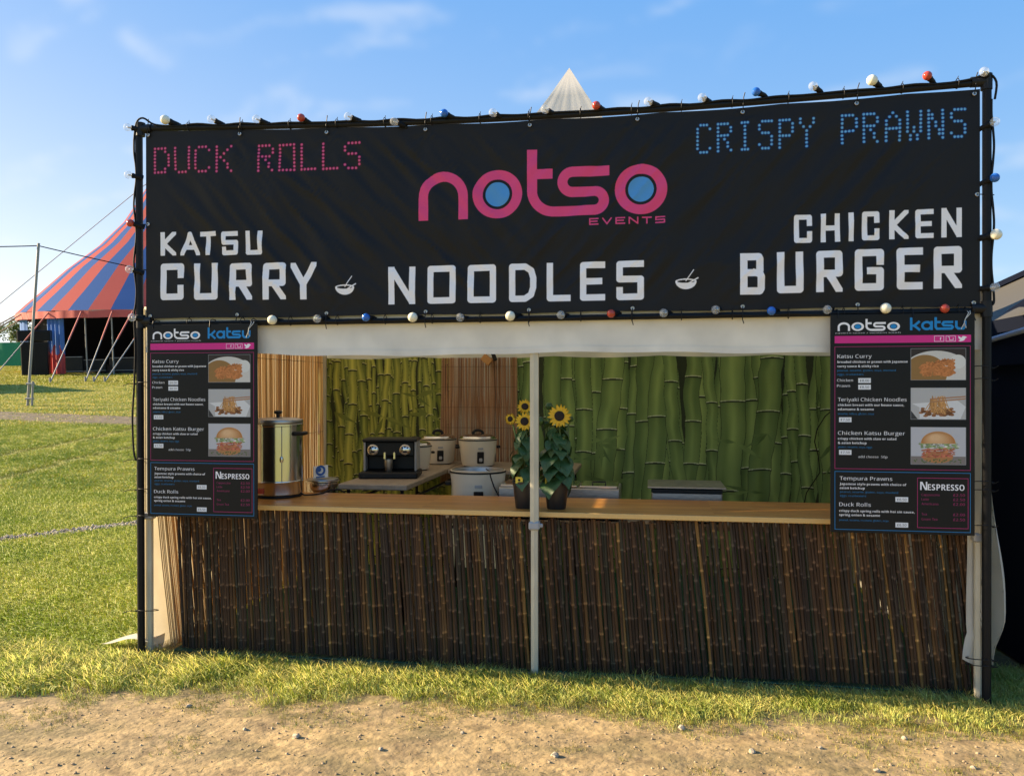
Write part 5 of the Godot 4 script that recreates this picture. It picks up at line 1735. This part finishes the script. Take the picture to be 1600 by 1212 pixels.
	sub.call("crispy chicken with slaw or salad", 612, 268, 32.0); sub.call("& asian ketchup", 633, 132, 32.0)
	alg.call("gluten, sesame, soya, eggs", 652, 158, 32.0)
	tagp.call("£7.50", 37, 662)
	text(im, "add cheese  50p", 126 * k, 700 * k, 11.5 * k, 134 * k, white)
	head.call("Tempura Prawns", 810, 242, 40.0)
	sub.call("Japanese style prawns with choice of", 834, 306, 40.0); sub.call("asian ketchup", 854, 116, 40.0)
	alg.call("peanut, sesame, gluten, soya, mustard", 872, 266, 42.0); alg.call("eggs, crustaceans", 891, 120, 42.0)
	tagp.call("£6.50", 296, 888)
	head.call("Duck Rolls", 938, 146, 38.0)
	sub.call("crispy duck spring rolls with hoi sin sauce,", 966, 345, 38.0); sub.call("spring onion & sesame", 986, 188, 38.0)
	alg.call("peanut, sesame, mustard, gluten, soya", 1010, 226, 38.0)
	tagp.call("£6.50", 296, 1012)
	text(im, "N", 408 * k, 852 * k, 40 * k, 32 * k, white, true)
	text(im, "ESPRESSO", 442 * k, 852 * k, 29 * k, 164 * k, white, true)
	var drinks := [["Cappuccino", "£2.50", 880], ["Latte", "£2.50", 902], ["Americano", "£2.00", 924], ["Tea", "£2.00", 974], ["Green Tea", "£2.50", 998]]
	for d in drinks:
		text(im, d[0], 414 * k, d[2] * k, 11.5 * k, 0, rose); text(im, d[1], 556 * k, d[2] * k, 12.5 * k, 52 * k, rose)
	food_picture(im, Rect2(366 * k, 168 * k, 246 * k, 152 * k), 0)
	food_picture(im, Rect2(366 * k, 358 * k, 246 * k, 152 * k), 1)
	food_picture(im, Rect2(366 * k, 548 * k, 246 * k, 180 * k), 2)
	im.resize(975, 1598, Image.INTERPOLATE_BILINEAR)
	im.generate_mipmaps()
	return ImageTexture.create_from_image(im)

func menu_boards() -> void:
	var pm := StandardMaterial3D.new()
	pm.resource_name = "menu_print"
	pm.albedo_texture = menu_print()
	pm.roughness = 0.42
	pm.metallic_specular = 0.3
	var spec := [[0.066, 0.722, 0.812, 1.880, "black printed menu board hanging at the left end of the counter"], [3.712, 4.366, 0.822, 1.882, "black printed menu board hanging at the right end of the counter"]]
	for s in spec:
		var t := thing("menu_board", s[4], "menu board", Vector3((s[0] + s[1]) * 0.5, s[2], 0.035), 0.0, "hanging menu boards")
		var wd: float = s[1] - s[0]; var ht: float = s[3] - s[2]
		var b := MB.new()
		b.box(Vector3(0, ht * 0.5, 0), Vector3(wd, ht, 0.010), 0.0015)
		part(t, "board", b.mesh(), M.black_plastic)
		var f := MB.new()
		f.quad(Vector3(-wd * 0.5 + 0.002, 0.002, 0.0055), Vector3(wd * 0.5 - 0.002, 0.002, 0.0055), Vector3(wd * 0.5 - 0.002, ht - 0.002, 0.0055), Vector3(-wd * 0.5 + 0.002, ht - 0.002, 0.0055), Vector3.BACK)
		part(t, "printed_face", f.mesh(), pm)
		for x in [-0.29, 0.05, 0.29]:
			var c := MB.new()
			c.tube([Vector3(x * wd / 0.65, ht - 0.02, 0.009), Vector3(x * wd / 0.65, ht + 0.02, 0.004), Vector3(x * wd / 0.65, ht + 0.028, -0.025), Vector3(x * wd / 0.65, ht + 0.026, -0.055), Vector3(x * wd / 0.65, ht - 0.012, -0.050), Vector3(x * wd / 0.65, ht - 0.02, -0.008)], 0.0026, 6)
			part(t, "cable_tie", c.mesh(), M.black_plastic)
		var st := MB.new()
		st.tube([Vector3(wd * 0.5 - 0.05, ht - 0.065, 0.008), Vector3(wd * 0.5 - 0.045, ht - 0.030, 0.012), Vector3(wd * 0.5 - 0.022, ht - 0.004, 0.010), Vector3(wd * 0.5 - 0.02, ht + 0.01, 0.0)], 0.0022, 5)
		st.tube([Vector3(wd * 0.5 - 0.045, ht - 0.030, 0.012), Vector3(wd * 0.5 - 0.03, ht + 0.0, 0.014), Vector3(wd * 0.5 - 0.035, ht + 0.012, 0.0)], 0.0022, 5)
		st.tube([Vector3(wd * 0.5 - 0.062, ht - 0.078, 0.008), Vector3(wd * 0.5 - 0.048, ht - 0.045, 0.012), Vector3(wd * 0.5 - 0.040, ht - 0.072, 0.009)], 0.0022, 5)
		part(t, "tie_string", st.mesh(), M.cord)

# ---------------------------------------------------------------- festoon of unlit lamps round the frame
func festoon() -> void:
	var f := thing("festoon", "string of unlit coloured bulbs tied around the black banner frame", "string lights")
	var globe := MB.new()
	# neck first: the globe sits out along -y of the holder
	var gp: Array = [Vector2(0.010, 0.032), Vector2(0.0105, 0.026)]
	for i in 14:
		var a := lerpf(1.12, -PI / 2, i / 13.0)
		gp.append(Vector2(maxf(cos(a) * 0.0240, 0.0), sin(a) * 0.0240))
	globe.lathe(gp, 20)
	var gm := globe.mesh()
	var hold := MB.new()
	hold.lathe([Vector2(0.0, 0.075), Vector2(0.012, 0.074), Vector2(0.014, 0.066), Vector2(0.0145, 0.034), Vector2(0.0165, 0.032), Vector2(0.0165, 0.022), Vector2(0.0125, 0.020), Vector2(0.0, 0.022)], 14)
	hold.box(Vector3(0, 0.078, 0), Vector3(0.034, 0.016, 0.018), 0.004)
	var hmesh := hold.mesh()
	var core := MB.new()
	core.lathe([Vector2(0.0, 0.034), Vector2(0.009, 0.033), Vector2(0.009, 0.020), Vector2(0.005, 0.016), Vector2(0.0035, -0.002), Vector2(0, -0.004)], 10)
	core.tube([Vector3(-0.009, 0.004, 0), Vector3(-0.003, 0.010, 0), Vector3(0.003, 0.010, 0), Vector3(0.009, 0.004, 0)], 0.0008, 4)
	var cmesh := core.mesh()
	var mats := {"w": M.bulb_white, "r": M.bulb_red, "b": M.bulb_blue, "c": M.bulb_clear}
	# [x, y, colour, direction the bulb points]
	var top := [[0.180, 3.020, "w"], [0.457, 3.009, "c"], [0.722, 2.995, "c"], [0.981, 2.988, "r"], [1.247, 2.981, "c"], [1.503, 2.940, "c"], [1.776, 2.969, "b"], [2.037, 2.958, "c"], [2.309, 2.960, "c"], [2.573, 2.965, "r"], [2.834, 2.970, "c"], [3.100, 2.974, "c"], [3.360, 2.988, "b"], [3.630, 3.000, "c"], [3.903, 3.012, "w"], [4.153, 3.018, "r"], [4.405, 3.022, "c"]]
	var left := [[-0.050, 2.990, "c"], [-0.046, 2.723, "c"], [-0.034, 2.452, "r"], [-0.040, 2.193, "c"], [-0.024, 1.923, "c"]]
	var right := [[4.452, 2.782, "c"], [4.452, 2.518, "b"], [4.458, 2.250, "w"], [4.452, 2.001, "c"]]
	var low := [[0.813, 1.897, "w"], [1.071, 1.900, "c"], [1.346, 1.903, "b"], [1.604, 1.900, "w"], [1.861, 1.896, "c"], [2.127, 1.899, "w"], [2.391, 1.901, "c"], [2.647, 1.904, "r"], [2.910, 1.903, "c"], [3.165, 1.915, "c"], [3.433, 1.905, "b"], [3.696, 1.907, "c"], [3.965, 1.909, "w"], [4.231, 1.904, "r"]]
	var r := RandomNumberGenerator.new()
	r.seed = 19
	var runs := [[top, 0], [left, 1], [right, 2], [low, 3]]
	for run in runs:
		for p in run[0]:
			var kind: int = run[1]
			var ctr := Vector3(p[0], p[1], 0.045)
			var out := Vector3(-0.75, 0.25, 0.75)
			if kind == 1: out = Vector3(-0.85, 0.1, 0.5)
			elif kind == 2: out = Vector3(0.65, 0.1, 0.6)
			elif kind == 3: out = Vector3(-0.45, -0.05, 0.9)
			if kind == 0 and p[1] < rail_y(p[0]) - 0.01: out = Vector3(-0.15, -0.25, 1.0)
			out = (out + Vector3(r.randf_range(-0.15, 0.15), r.randf_range(-0.12, 0.12), 0)).normalized()
			var h := part(f, "lamp_holder", hmesh, M.black_rubber, ctr)
			h.basis = Basis(Quaternion(Vector3.DOWN, out))
			var s := 1.08 if p[2] == "w" else (0.92 if p[2] == "c" else 0.90)
			h.scale = Vector3.ONE * s
			part(h, "bulb", gm, mats[p[2]])
			if p[2] == "c": part(h, "filament_stem", cmesh, M.brushed_steel)
	# cable: along the top, down both sides, and back along the lower rail
	var line := func(a: Array, ends: Array) -> void:
		var pts: Array = []
		for e in ends[0]: pts.append(e)
		for p in a:
			pts.append(p)
		for e in ends[1]: pts.append(e)
		var sm: Array = []
		for i in pts.size() - 1:
			for k in 4:
				var t := k / 4.0
				var q: Vector3 = pts[i].cubic_interpolate(pts[i + 1], pts[max(i - 1, 0)], pts[min(i + 2, pts.size() - 1)], t)
				sm.append(q)
		sm.append(pts[-1])
		var m := MB.new()
		m.tube(sm, 0.0055, 7)
		part(f, "cable", m.mesh(), M.black_rubber)
	var tp: Array = []
	for i in 34:
		var x := 0.10 + 4.26 * i / 33.0
		tp.append(Vector3(x, rail_y(x) + 0.010 + 0.005 * sin(x * 22.0), 0.018))
	line.call(tp, [[Vector3(-0.03, 2.93, 0.015), Vector3(-0.012, 3.02, 0.02), Vector3(0.03, 3.045, 0.02)], [Vector3(4.43, 3.02, 0.02), Vector3(4.470, 2.98, 0.015), Vector3(4.465, 2.90, 0.01)]])
	var ll: Array = []
	for i in 14:
		var y := 2.93 - 1.0 * i / 13.0
		ll.append(Vector3(-0.024 + 0.008 * sin(y * 19.0), y, 0.016))
	line.call(ll, [[], [Vector3(-0.024, 1.75, 0.016), Vector3(-0.032, 1.55, 0.014), Vector3(-0.045, 1.36, 0.012), Vector3(-0.038, 1.18, 0.012), Vector3(-0.024, 1.12, 0.014)]])
	var rl: Array = []
	for i in 14:
		var y := 2.90 - 0.96 * i / 13.0
		rl.append(Vector3(W + 0.022 + 0.006 * sin(y * 17.0), y, 0.014))
	line.call(rl, [[], [Vector3(W + 0.02, 1.92, 0.016)]])
	var bl: Array = []
	for i in 32:
		var x := 0.06 + 4.30 * i / 31.0
		bl.append(Vector3(x, 1.889 + 0.004 * sin(x * 20.0), 0.0175))
	line.call(bl, [[], []])
	for x in [0.30, 0.62, 0.90, 1.17, 1.44, 1.70, 1.96, 2.22, 2.49, 2.75, 3.0, 3.25, 3.52, 3.78, 4.05, 4.30]:
		for lv in 2:
			var y: float = rail_y(x) if lv == 0 else 1.889
			var m := MB.new()
			var ring: Array = []
			for i in 13:
				var a := TAU * i / 12.0
				ring.append(Vector3(x, y + 0.004 + cos(a) * 0.024, 0.004 + sin(a) * 0.026))
			m.tube(ring, 0.0022, 5, false)
			m.tube([Vector3(x, y + 0.027, 0.004), Vector3(x + 0.004, y + 0.038, 0.010)], 0.0018, 5)
			part(f, "cable_tie", m.mesh(), M.black_plastic)

# ---------------------------------------------------------------- neighbouring dark gazebo
func dark_marquee() -> void:
	var g := thing("dark_gazebo", "dark navy gazebo with one grey roof slope at the right edge", "gazebo", Vector3(4.80, 0, -0.45))
	var sx := 3.0; var sz := 3.0; var ev := 1.91
	var pk := Vector3(sx * 0.5, 2.72, -sz * 0.5)
	var cs := [Vector3(0, ev, 0), Vector3(sx, ev, 0), Vector3(sx, ev, -sz), Vector3(0, ev, -sz)]
	for i in 4:
		var a: Vector3 = cs[i]; var b: Vector3 = cs[(i + 1) % 4]
		var m := MB.new()
		m.sheet(10, 10, func(u: float, v: float) -> Vector3:
			var p := a.lerp(b, u).lerp(pk, v)
			p.y -= 0.06 * sin(PI * u) * sin(PI * v)
			return p, Vector3.UP)
		part(g, "roof_slope", m.mesh(), M.grey_canvas if i == 3 else M.navy_canvas)
		var tr := MB.new()
		tr.sheet(12, 3, func(u: float, v: float) -> Vector3:
			var p := a.lerp(pk, lerpf(0.0, 1.0, u))
			p.y -= 0.06 * sin(PI * u) * 0.0
			return p + Vector3(0.0, 0.055, 0) + (b - a).normalized() * lerpf(-0.12, 0.12, v) * (1.0 - u * 0.5) - Vector3(0, absf(v - 0.5) * 0.10, 0), Vector3.UP)
		part(g, "hip_trim", tr.mesh(), M.navy_canvas)
		var out := (b - a).cross(Vector3.UP).normalized()
		var vl := MB.new()
		vl.sheet(20, 3, func(u: float, v: float) -> Vector3:
			return a.lerp(b, u) + out * (0.006 + 0.008 * sin(u * 30.0) * v) - Vector3(0, v * 0.26, 0), out)
		part(g, "valance", vl.mesh(), M.navy_canvas)
		var w := MB.new()
		w.sheet(24, 6, func(u: float, v: float) -> Vector3:
			return a.lerp(b, u) - out * (0.035 + 0.012 * sin(u * 22.0)) - Vector3(0, lerpf(0.02, ev - 0.015, v), 0), out)
		part(g, "side_wall", w.mesh(), M.navy_canvas)
		var l := MB.new()
		l.box(Vector3(a.x, ev * 0.5, a.z) + Vector3(0.06 if a.x < 1.0 else -0.06, 0, -0.06 if a.z > -1.0 else 0.06), Vector3(0.035, ev - 0.02, 0.035), 0.004)
		part(g, "leg", l.mesh(), M.strut_blue)
	var st := MB.new()
	st.tube([Vector3(-0.035, 1.845, 0.35), Vector3(-0.03, 1.80, -0.35), Vector3(-0.025, 1.74, -1.2)], 0.016, 8)
	part(g, "awning_strut", st.mesh(), M.strut_blue)

# ---------------------------------------------------------------- striped big top at the top of the field
func big_top() -> void:
	var c := Vector3(-29.83, 0, -51.2)
	c.y = ground_y(c.x, c.z)
	var g := thing("big_top", "large red and blue striped circus tent at the far left", "tent", c)
	# the tent follows the slope of the field and turns its open front this way
	g.basis = Basis(Vector3.RIGHT, 0.062) * Basis(Vector3.UP, deg_to_rad(30.5))
	var prof := [[10.9, 3.85], [10.35, 4.4], [9.6, 5.1], [7.9, 6.75], [5.85, 8.45], [4.2, 10.2], [3.5, 11.3], [2.2, 13.4], [1.1, 15.3], [0.25, 16.6]]
	var n := 48
	for i in n:
		var m := MB.new()
		var a0 := TAU * (i - 0.2) / n; var a1 := TAU * (i + 0.8) / n
		for j in prof.size() - 1:
			var q: Array = []
			for e in [[a0, j], [a1, j], [a1, j + 1], [a0, j + 1]]:
				q.append(Vector3(sin(e[0]) * prof[e[1]][0], prof[e[1]][1], cos(e[0]) * prof[e[1]][0]))
			var nn: Vector3 = (q[1] - q[0]).cross(q[3] - q[0]).normalized()
			if nn.y < 0.0: nn = -nn
			m.quad(q[0], q[1], q[2], q[3], nn)
		part(g, "roof_panel", m.mesh(), M.top_red if i % 2 == 0 else M.top_blue)
	var vl := MB.new()
	vl.sheet(240, 3, func(u: float, v: float) -> Vector3:
		var a := TAU * u
		var s := absf(sin(a * 12.0))
		return Vector3(sin(a), 0, cos(a)) * (10.92 + 0.03 * sin(u * 400.0)) + Vector3(0, 3.85 - v * (0.40 + 0.05 * s) - 0.07 * (1.0 - s), 0))
	part(g, "valance", vl.mesh(), M.top_valance)
	# black inner wall, open to the front
	var bw := MB.new()
	bw.sheet(60, 2, func(u: float, v: float) -> Vector3:
		var a := lerpf(0.9, TAU - 0.9, u)
		return Vector3(sin(a) * 10.0, lerpf(-0.35, 3.9, v), cos(a) * 10.0))
	part(g, "inner_wall", bw.mesh(), M.black_cloth)
	var fl := MB.new()
	fl.lathe([Vector2(9.6, -0.5), Vector2(9.6, 0.16), Vector2(9.5, 0.18), Vector2(0.0, 0.18)], 48)
	part(g, "stage_floor", fl.mesh(), M.black_cloth)
	# side curtains: blue above, red at the foot
	for q in [[-1.55, -1.16, 10.6], [-0.885, -0.75, 10.6]]:
		var cw := MB.new()
		cw.sheet(24, 4, func(u: float, v: float) -> Vector3:
			var a := lerpf(q[0], q[1], u)
			return Vector3(sin(a), 0, cos(a)) * (q[2] + 0.10 * sin(u * 25.0)) + Vector3(0, lerpf(1.15, 3.75, v), 0))
		var cp := part(g, "curtain", cw.mesh(), M.curtain_blue)
		var cr := MB.new()
		cr.sheet(24, 4, func(u: float, v: float) -> Vector3:
			var a := lerpf(q[0], q[1], u)
			return Vector3(sin(a), 0, cos(a)) * (q[2] + 0.012 + 0.10 * sin(u * 25.0)) + Vector3(0, lerpf(0.02, 1.15 + 0.75 * (1.0 - absf(sin(u * 8.0))), v), 0))
		part(cp, "red_foot", cr.mesh(), M.curtain_red)
	for a in [-0.578, -0.420, -0.22, -0.02, 0.2, 0.45]:
		var p := MB.new()
		p.tube([Vector3(sin(a) * 10.8, -0.1, cos(a) * 10.8), Vector3(sin(a) * 10.8, 3.7, cos(a) * 10.8)], 0.045, 8)
		part(g, "side_pole", p.mesh(), M.galvanised)
	# [angle of the eave point, foot of the strap]
	for q in [[-1.75, Vector3(-17.0, 0.02, -3.5)], [-1.62, Vector3(-17.4, 0.02, -1.5)], [-1.45, Vector3(-17.0, 0.02, 1.5)], [-1.15, Vector3(-15.2, 0.02, 6.5)], [-0.83, Vector3(-10.3, 0.02, 11.6)], [-0.593, Vector3(-6.57, 0.0, 18.3)], [-0.41, Vector3(-4.98, 0.0, 18.65)], [-0.298, Vector3(-4.58, 0.0, 18.9)], [-0.19, Vector3(-4.06, 0.0, 19.27)], [0.1, Vector3(1.5, 0.0, 19.2)]]:
		var p := MB.new()
		var top := Vector3(sin(q[0]) * 10.9, 3.75, cos(q[0]) * 10.9)
		var foot: Vector3 = q[1]
		p.tube([top, top.lerp(foot, 0.45)], 0.042, 6)
		var rp := part(g, "guy_strap", p.mesh(), M.strap_red if q[0] > -1.0 else M.rope)
		var p2 := MB.new()
		p2.tube([top.lerp(foot, 0.45), foot], 0.030, 6)
		part(rp, "chain", p2.mesh(), M.galvanised)
		var stake := MB.new()
		stake.tube([foot + Vector3(0, -0.2, 0), foot + Vector3(0, 0.25, 0)], 0.05, 6)
		part(rp, "stake", stake.mesh(), M.galvanised)
	var mast := MB.new()
	mast.tube([Vector3(0, 0.1, 0), Vector3(0, 17.2, 0)], 0.12, 10)
	part(g, "king_pole", mast.mesh(), M.galvanised)
	var stay := MB.new()
	var inv := g.transform.affine_inverse()
	stay.tube([inv * Vector3(-31.2, 16.6, -49.3), inv * Vector3(-32.21, 15.24, -48.27), inv * Vector3(-35.87, 9.59, -44.11), inv * Vector3(-38.17, 4.7, -39.67), inv * Vector3(-39.4, 2.1, -37.4)], 0.025, 5)
	part(g, "stay_rope", stay.mesh(), M.rope)
	# loudspeakers stacked in the tent mouth
	var fw := g.basis
	for q in [[-8.80, 0.0, 2.75, 1.45, "large black loudspeaker cabinet in the mouth of the striped tent"], [-8.80, 2.0, 0.72, 1.75, "wide grey-black loudspeaker on top of the cabinet in the striped tent"]]:
		var o := thing("loudspeaker", q[4], "loudspeaker", c + fw * Vector3(q[0], q[1] + 0.02, 7.6 if q[1] < 0.1 else 7.65), 0.5, "loudspeakers in the striped tent")
		o.basis = fw
		var ht: float = 1.98 if q[1] < 0.1 else 0.66
		var bx := MB.new()
		bx.box(Vector3(0, ht * 0.5, 0), Vector3(q[3], ht, 0.8), 0.03)
		part(o, "cabinet", bx.mesh(), M.black_plastic)
		for k in [-0.25, 0.25]:
			var gr := MB.new()
			gr.box(Vector3(q[3] * k, ht * 0.5, 0.41), Vector3(q[3] * 0.44, ht * 0.86, 0.04), 0.01)
			part(o, "grille", gr.mesh(), M.black_tube)
	# flight cases and a mixing desk deeper inside
	var k := 0
	for q in [[-6.6, 8.6, 0.9, 0.9, "black flight case left of the desk inside the striped tent"], [-5.6, 8.0, 1.3, 0.7, "low black flight case beside the side pole inside the striped tent"], [-3.9, 8.4, 1.6, 0.8, "long black flight case in the middle of the striped tent"]]:
		var o := thing("flight_case", q[4], "flight case", c + fw * Vector3(q[0], 0.18, q[1]), 0.0, "flight cases in the striped tent")
		o.basis = fw
		var bx := MB.new()
		bx.box(Vector3(0, q[3] * 0.5, 0), Vector3(q[2], q[3], 0.7), 0.02)
		part(o, "case", bx.mesh(), M.black_plastic)
		var ed := MB.new()
		for yy in [0.02, q[3] - 0.02]: ed.box(Vector3(0, yy, 0.355), Vector3(q[2], 0.035, 0.012), 0.003)
		part(o, "edge_trim", ed.mesh(), M.galvanised)
		k += 1

func far_tree(label: String, at: Vector3, h: float, sd: int) -> void:
	var t := thing("tree", label, "tree", at, 0.0, "trees beyond the green fence")
	var r := RandomNumberGenerator.new()
	r.seed = sd
	var tk := MB.new()
	tk.tube([Vector3(0, -0.3, 0), Vector3(0.1, h * 0.3, 0), Vector3(0.0, h * 0.7, 0.1)], [h * 0.035, h * 0.025, h * 0.008], 7)
	for i in 6:
		var a := r.randf() * TAU
		var y := h * r.randf_range(0.25, 0.55)
		tk.tube([Vector3(0.05, y, 0), Vector3(cos(a) * h * 0.2, y + h * 0.18, sin(a) * h * 0.2)], [h * 0.014, h * 0.004], 5)
	part(t, "trunk", tk.mesh(), M.bark)
	var cr := MB.new()
	for c in 16:
		var o := Vector3(r.randfn(0, 0.17), 0, r.randfn(0, 0.17)) * h
		o.y = h * r.randf_range(0.35, 0.88)
		var rad := h * r.randf_range(0.09, 0.17)
		for i in 110:
			var d := Vector3(r.randfn(), r.randfn() * 0.8, r.randfn()).normalized() * rad * pow(r.randf(), 0.4)
			var s := Vector3(r.randfn(), r.randfn(), r.randfn()).normalized() * 0.16
			var q := Vector3(r.randfn(), r.randfn(), r.randfn()).normalized() * 0.16
			cr.tri(o + d - s, o + d + s, o + d + q, (d + Vector3.UP * 0.2).normalized())
	part(t, "crown", cr.mesh(), M.far_leaf)

func field_things() -> void:
	# leaning scaffold mast with its stake, and the two cables it carries
	var b := Vector3(-16.67, 0, -19.16)
	b.y = ground_y(b.x, b.z)
	var m := thing("scaffold_pole", "slightly leaning metal pole standing in the field before the striped tent", "pole", b)
	var p := MB.new()
	p.tube([Vector3(0, -0.1, 0), Vector3(0.35, 5.2, -0.08)], 0.042, 12)
	part(m, "tube", p.mesh(), M.galvanised)
	var s := MB.new()
	s.tube([Vector3(0.20, -0.1, 0.05), Vector3(0.24, 0.80, 0.05)], 0.035, 10)
	part(m, "ground_stake", s.mesh(), M.galvanised)
	var cl := MB.new()
	cl.box(Vector3(0.11, 0.25, 0.03), Vector3(0.27, 0.06, 0.10), 0.01)
	cl.box(Vector3(0.14, 0.72, 0.03), Vector3(0.27, 0.06, 0.10), 0.01)
	part(m, "clamp", cl.mesh(), M.galvanised)
	var top := b + Vector3(0.34, 5.12, -0.08)
	for q in [[Vector3(-24.0, 6.25, -17.9), "thin cable running left from the top of the leaning pole"], [Vector3(-11.0, 5.2, -30.0), "thin cable running right from the leaning pole towards the stall"]]:
		var pts: Array = []
		for i in 21:
			var u := i / 20.0
			pts.append(top.lerp(q[0], u) - Vector3(0, 0.5 * u * (1.0 - u), 0))
		var w := MB.new()
		w.tube(pts, 0.018, 5)
		var oc := thing("overhead_cable", q[1], "cable", Vector3.ZERO, 0.0, "overhead cables")
		part(oc, "cable", w.mesh(), M.black_rubber)
		var fp := MB.new()
		var e: Vector3 = q[0]
		fp.tube([Vector3(e.x, ground_y(e.x, e.z) - 0.1, e.z), e + Vector3(0, 0.1, 0)], 0.05, 10)
		part(oc, "end_post", fp.mesh(), M.galvanised)
	# green site fence in panels
	var f := thing("green_fence", "green screened fence at the far left edge of the field", "fence")
	for i in 9:
		var x0 := -75.0 + i * 3.5
		var z := -55.0 + i * 0.06
		var y := ground_y(x0, z)
		var fm := MB.new()
		fm.sheet(10, 3, func(u: float, v: float) -> Vector3:
			return Vector3(x0 + 3.42 * u, y + lerpf(0.08, 1.95, v), z + 0.04 * sin(u * 11.0 + i)), Vector3.BACK)
		var pn := part(f, "panel", fm.mesh(), M.fence_green)
		var po := MB.new()
		po.tube([Vector3(x0 - 0.04, y - 0.1, z - 0.1), Vector3(x0 - 0.04, y + 2.05, z - 0.1)], 0.03, 6)
		part(pn, "post", po.mesh(), M.galvanised)
	var names := ["tall rounded tree beyond the left end of the green fence", "low bushy tree beyond the green fence, next to the striped tent", "small dark tree beyond the green fence", "broad tree far behind the green fence", "round tree behind the dark tent mouth"]
	var sp := [[-72.0, -84.0, 6.2], [-66.5, -82.0, 4.6], [-78.0, -86.0, 5.2], [-61.0, -90.0, 5.6], [-55.0, -96.0, 5.0]]
	for i in 5:
		far_tree(names[i], Vector3(sp[i][0], ground_y(sp[i][0], sp[i][1]), sp[i][1]), sp[i][2], 90 + i)
	# pointed tent off to the left whose shadow reaches across the grass
	var tb := Vector3(-36.0, 0, -26.2)
	tb.y = ground_y(tb.x, tb.z)
	var t := thing("pagoda_tent", "pointed white tent just left of the view casting its shadow on the grass", "tent", tb)
	var tm := MB.new()
	tm.lathe([Vector2(6.0, 3.0), Vector2(3.1, 5.0), Vector2(0.1, 7.5)], 4, Vector3.ZERO, Basis(Vector3.UP, PI / 4))
	part(t, "roof", tm.mesh(), M.canvas_hem)
	var tw := MB.new()
	tw.lathe([Vector2(5.9, -0.4), Vector2(5.9, 3.02)], 4, Vector3.ZERO, Basis(Vector3.UP, PI / 4))
	part(t, "wall", tw.mesh(), M.canvas_hem)
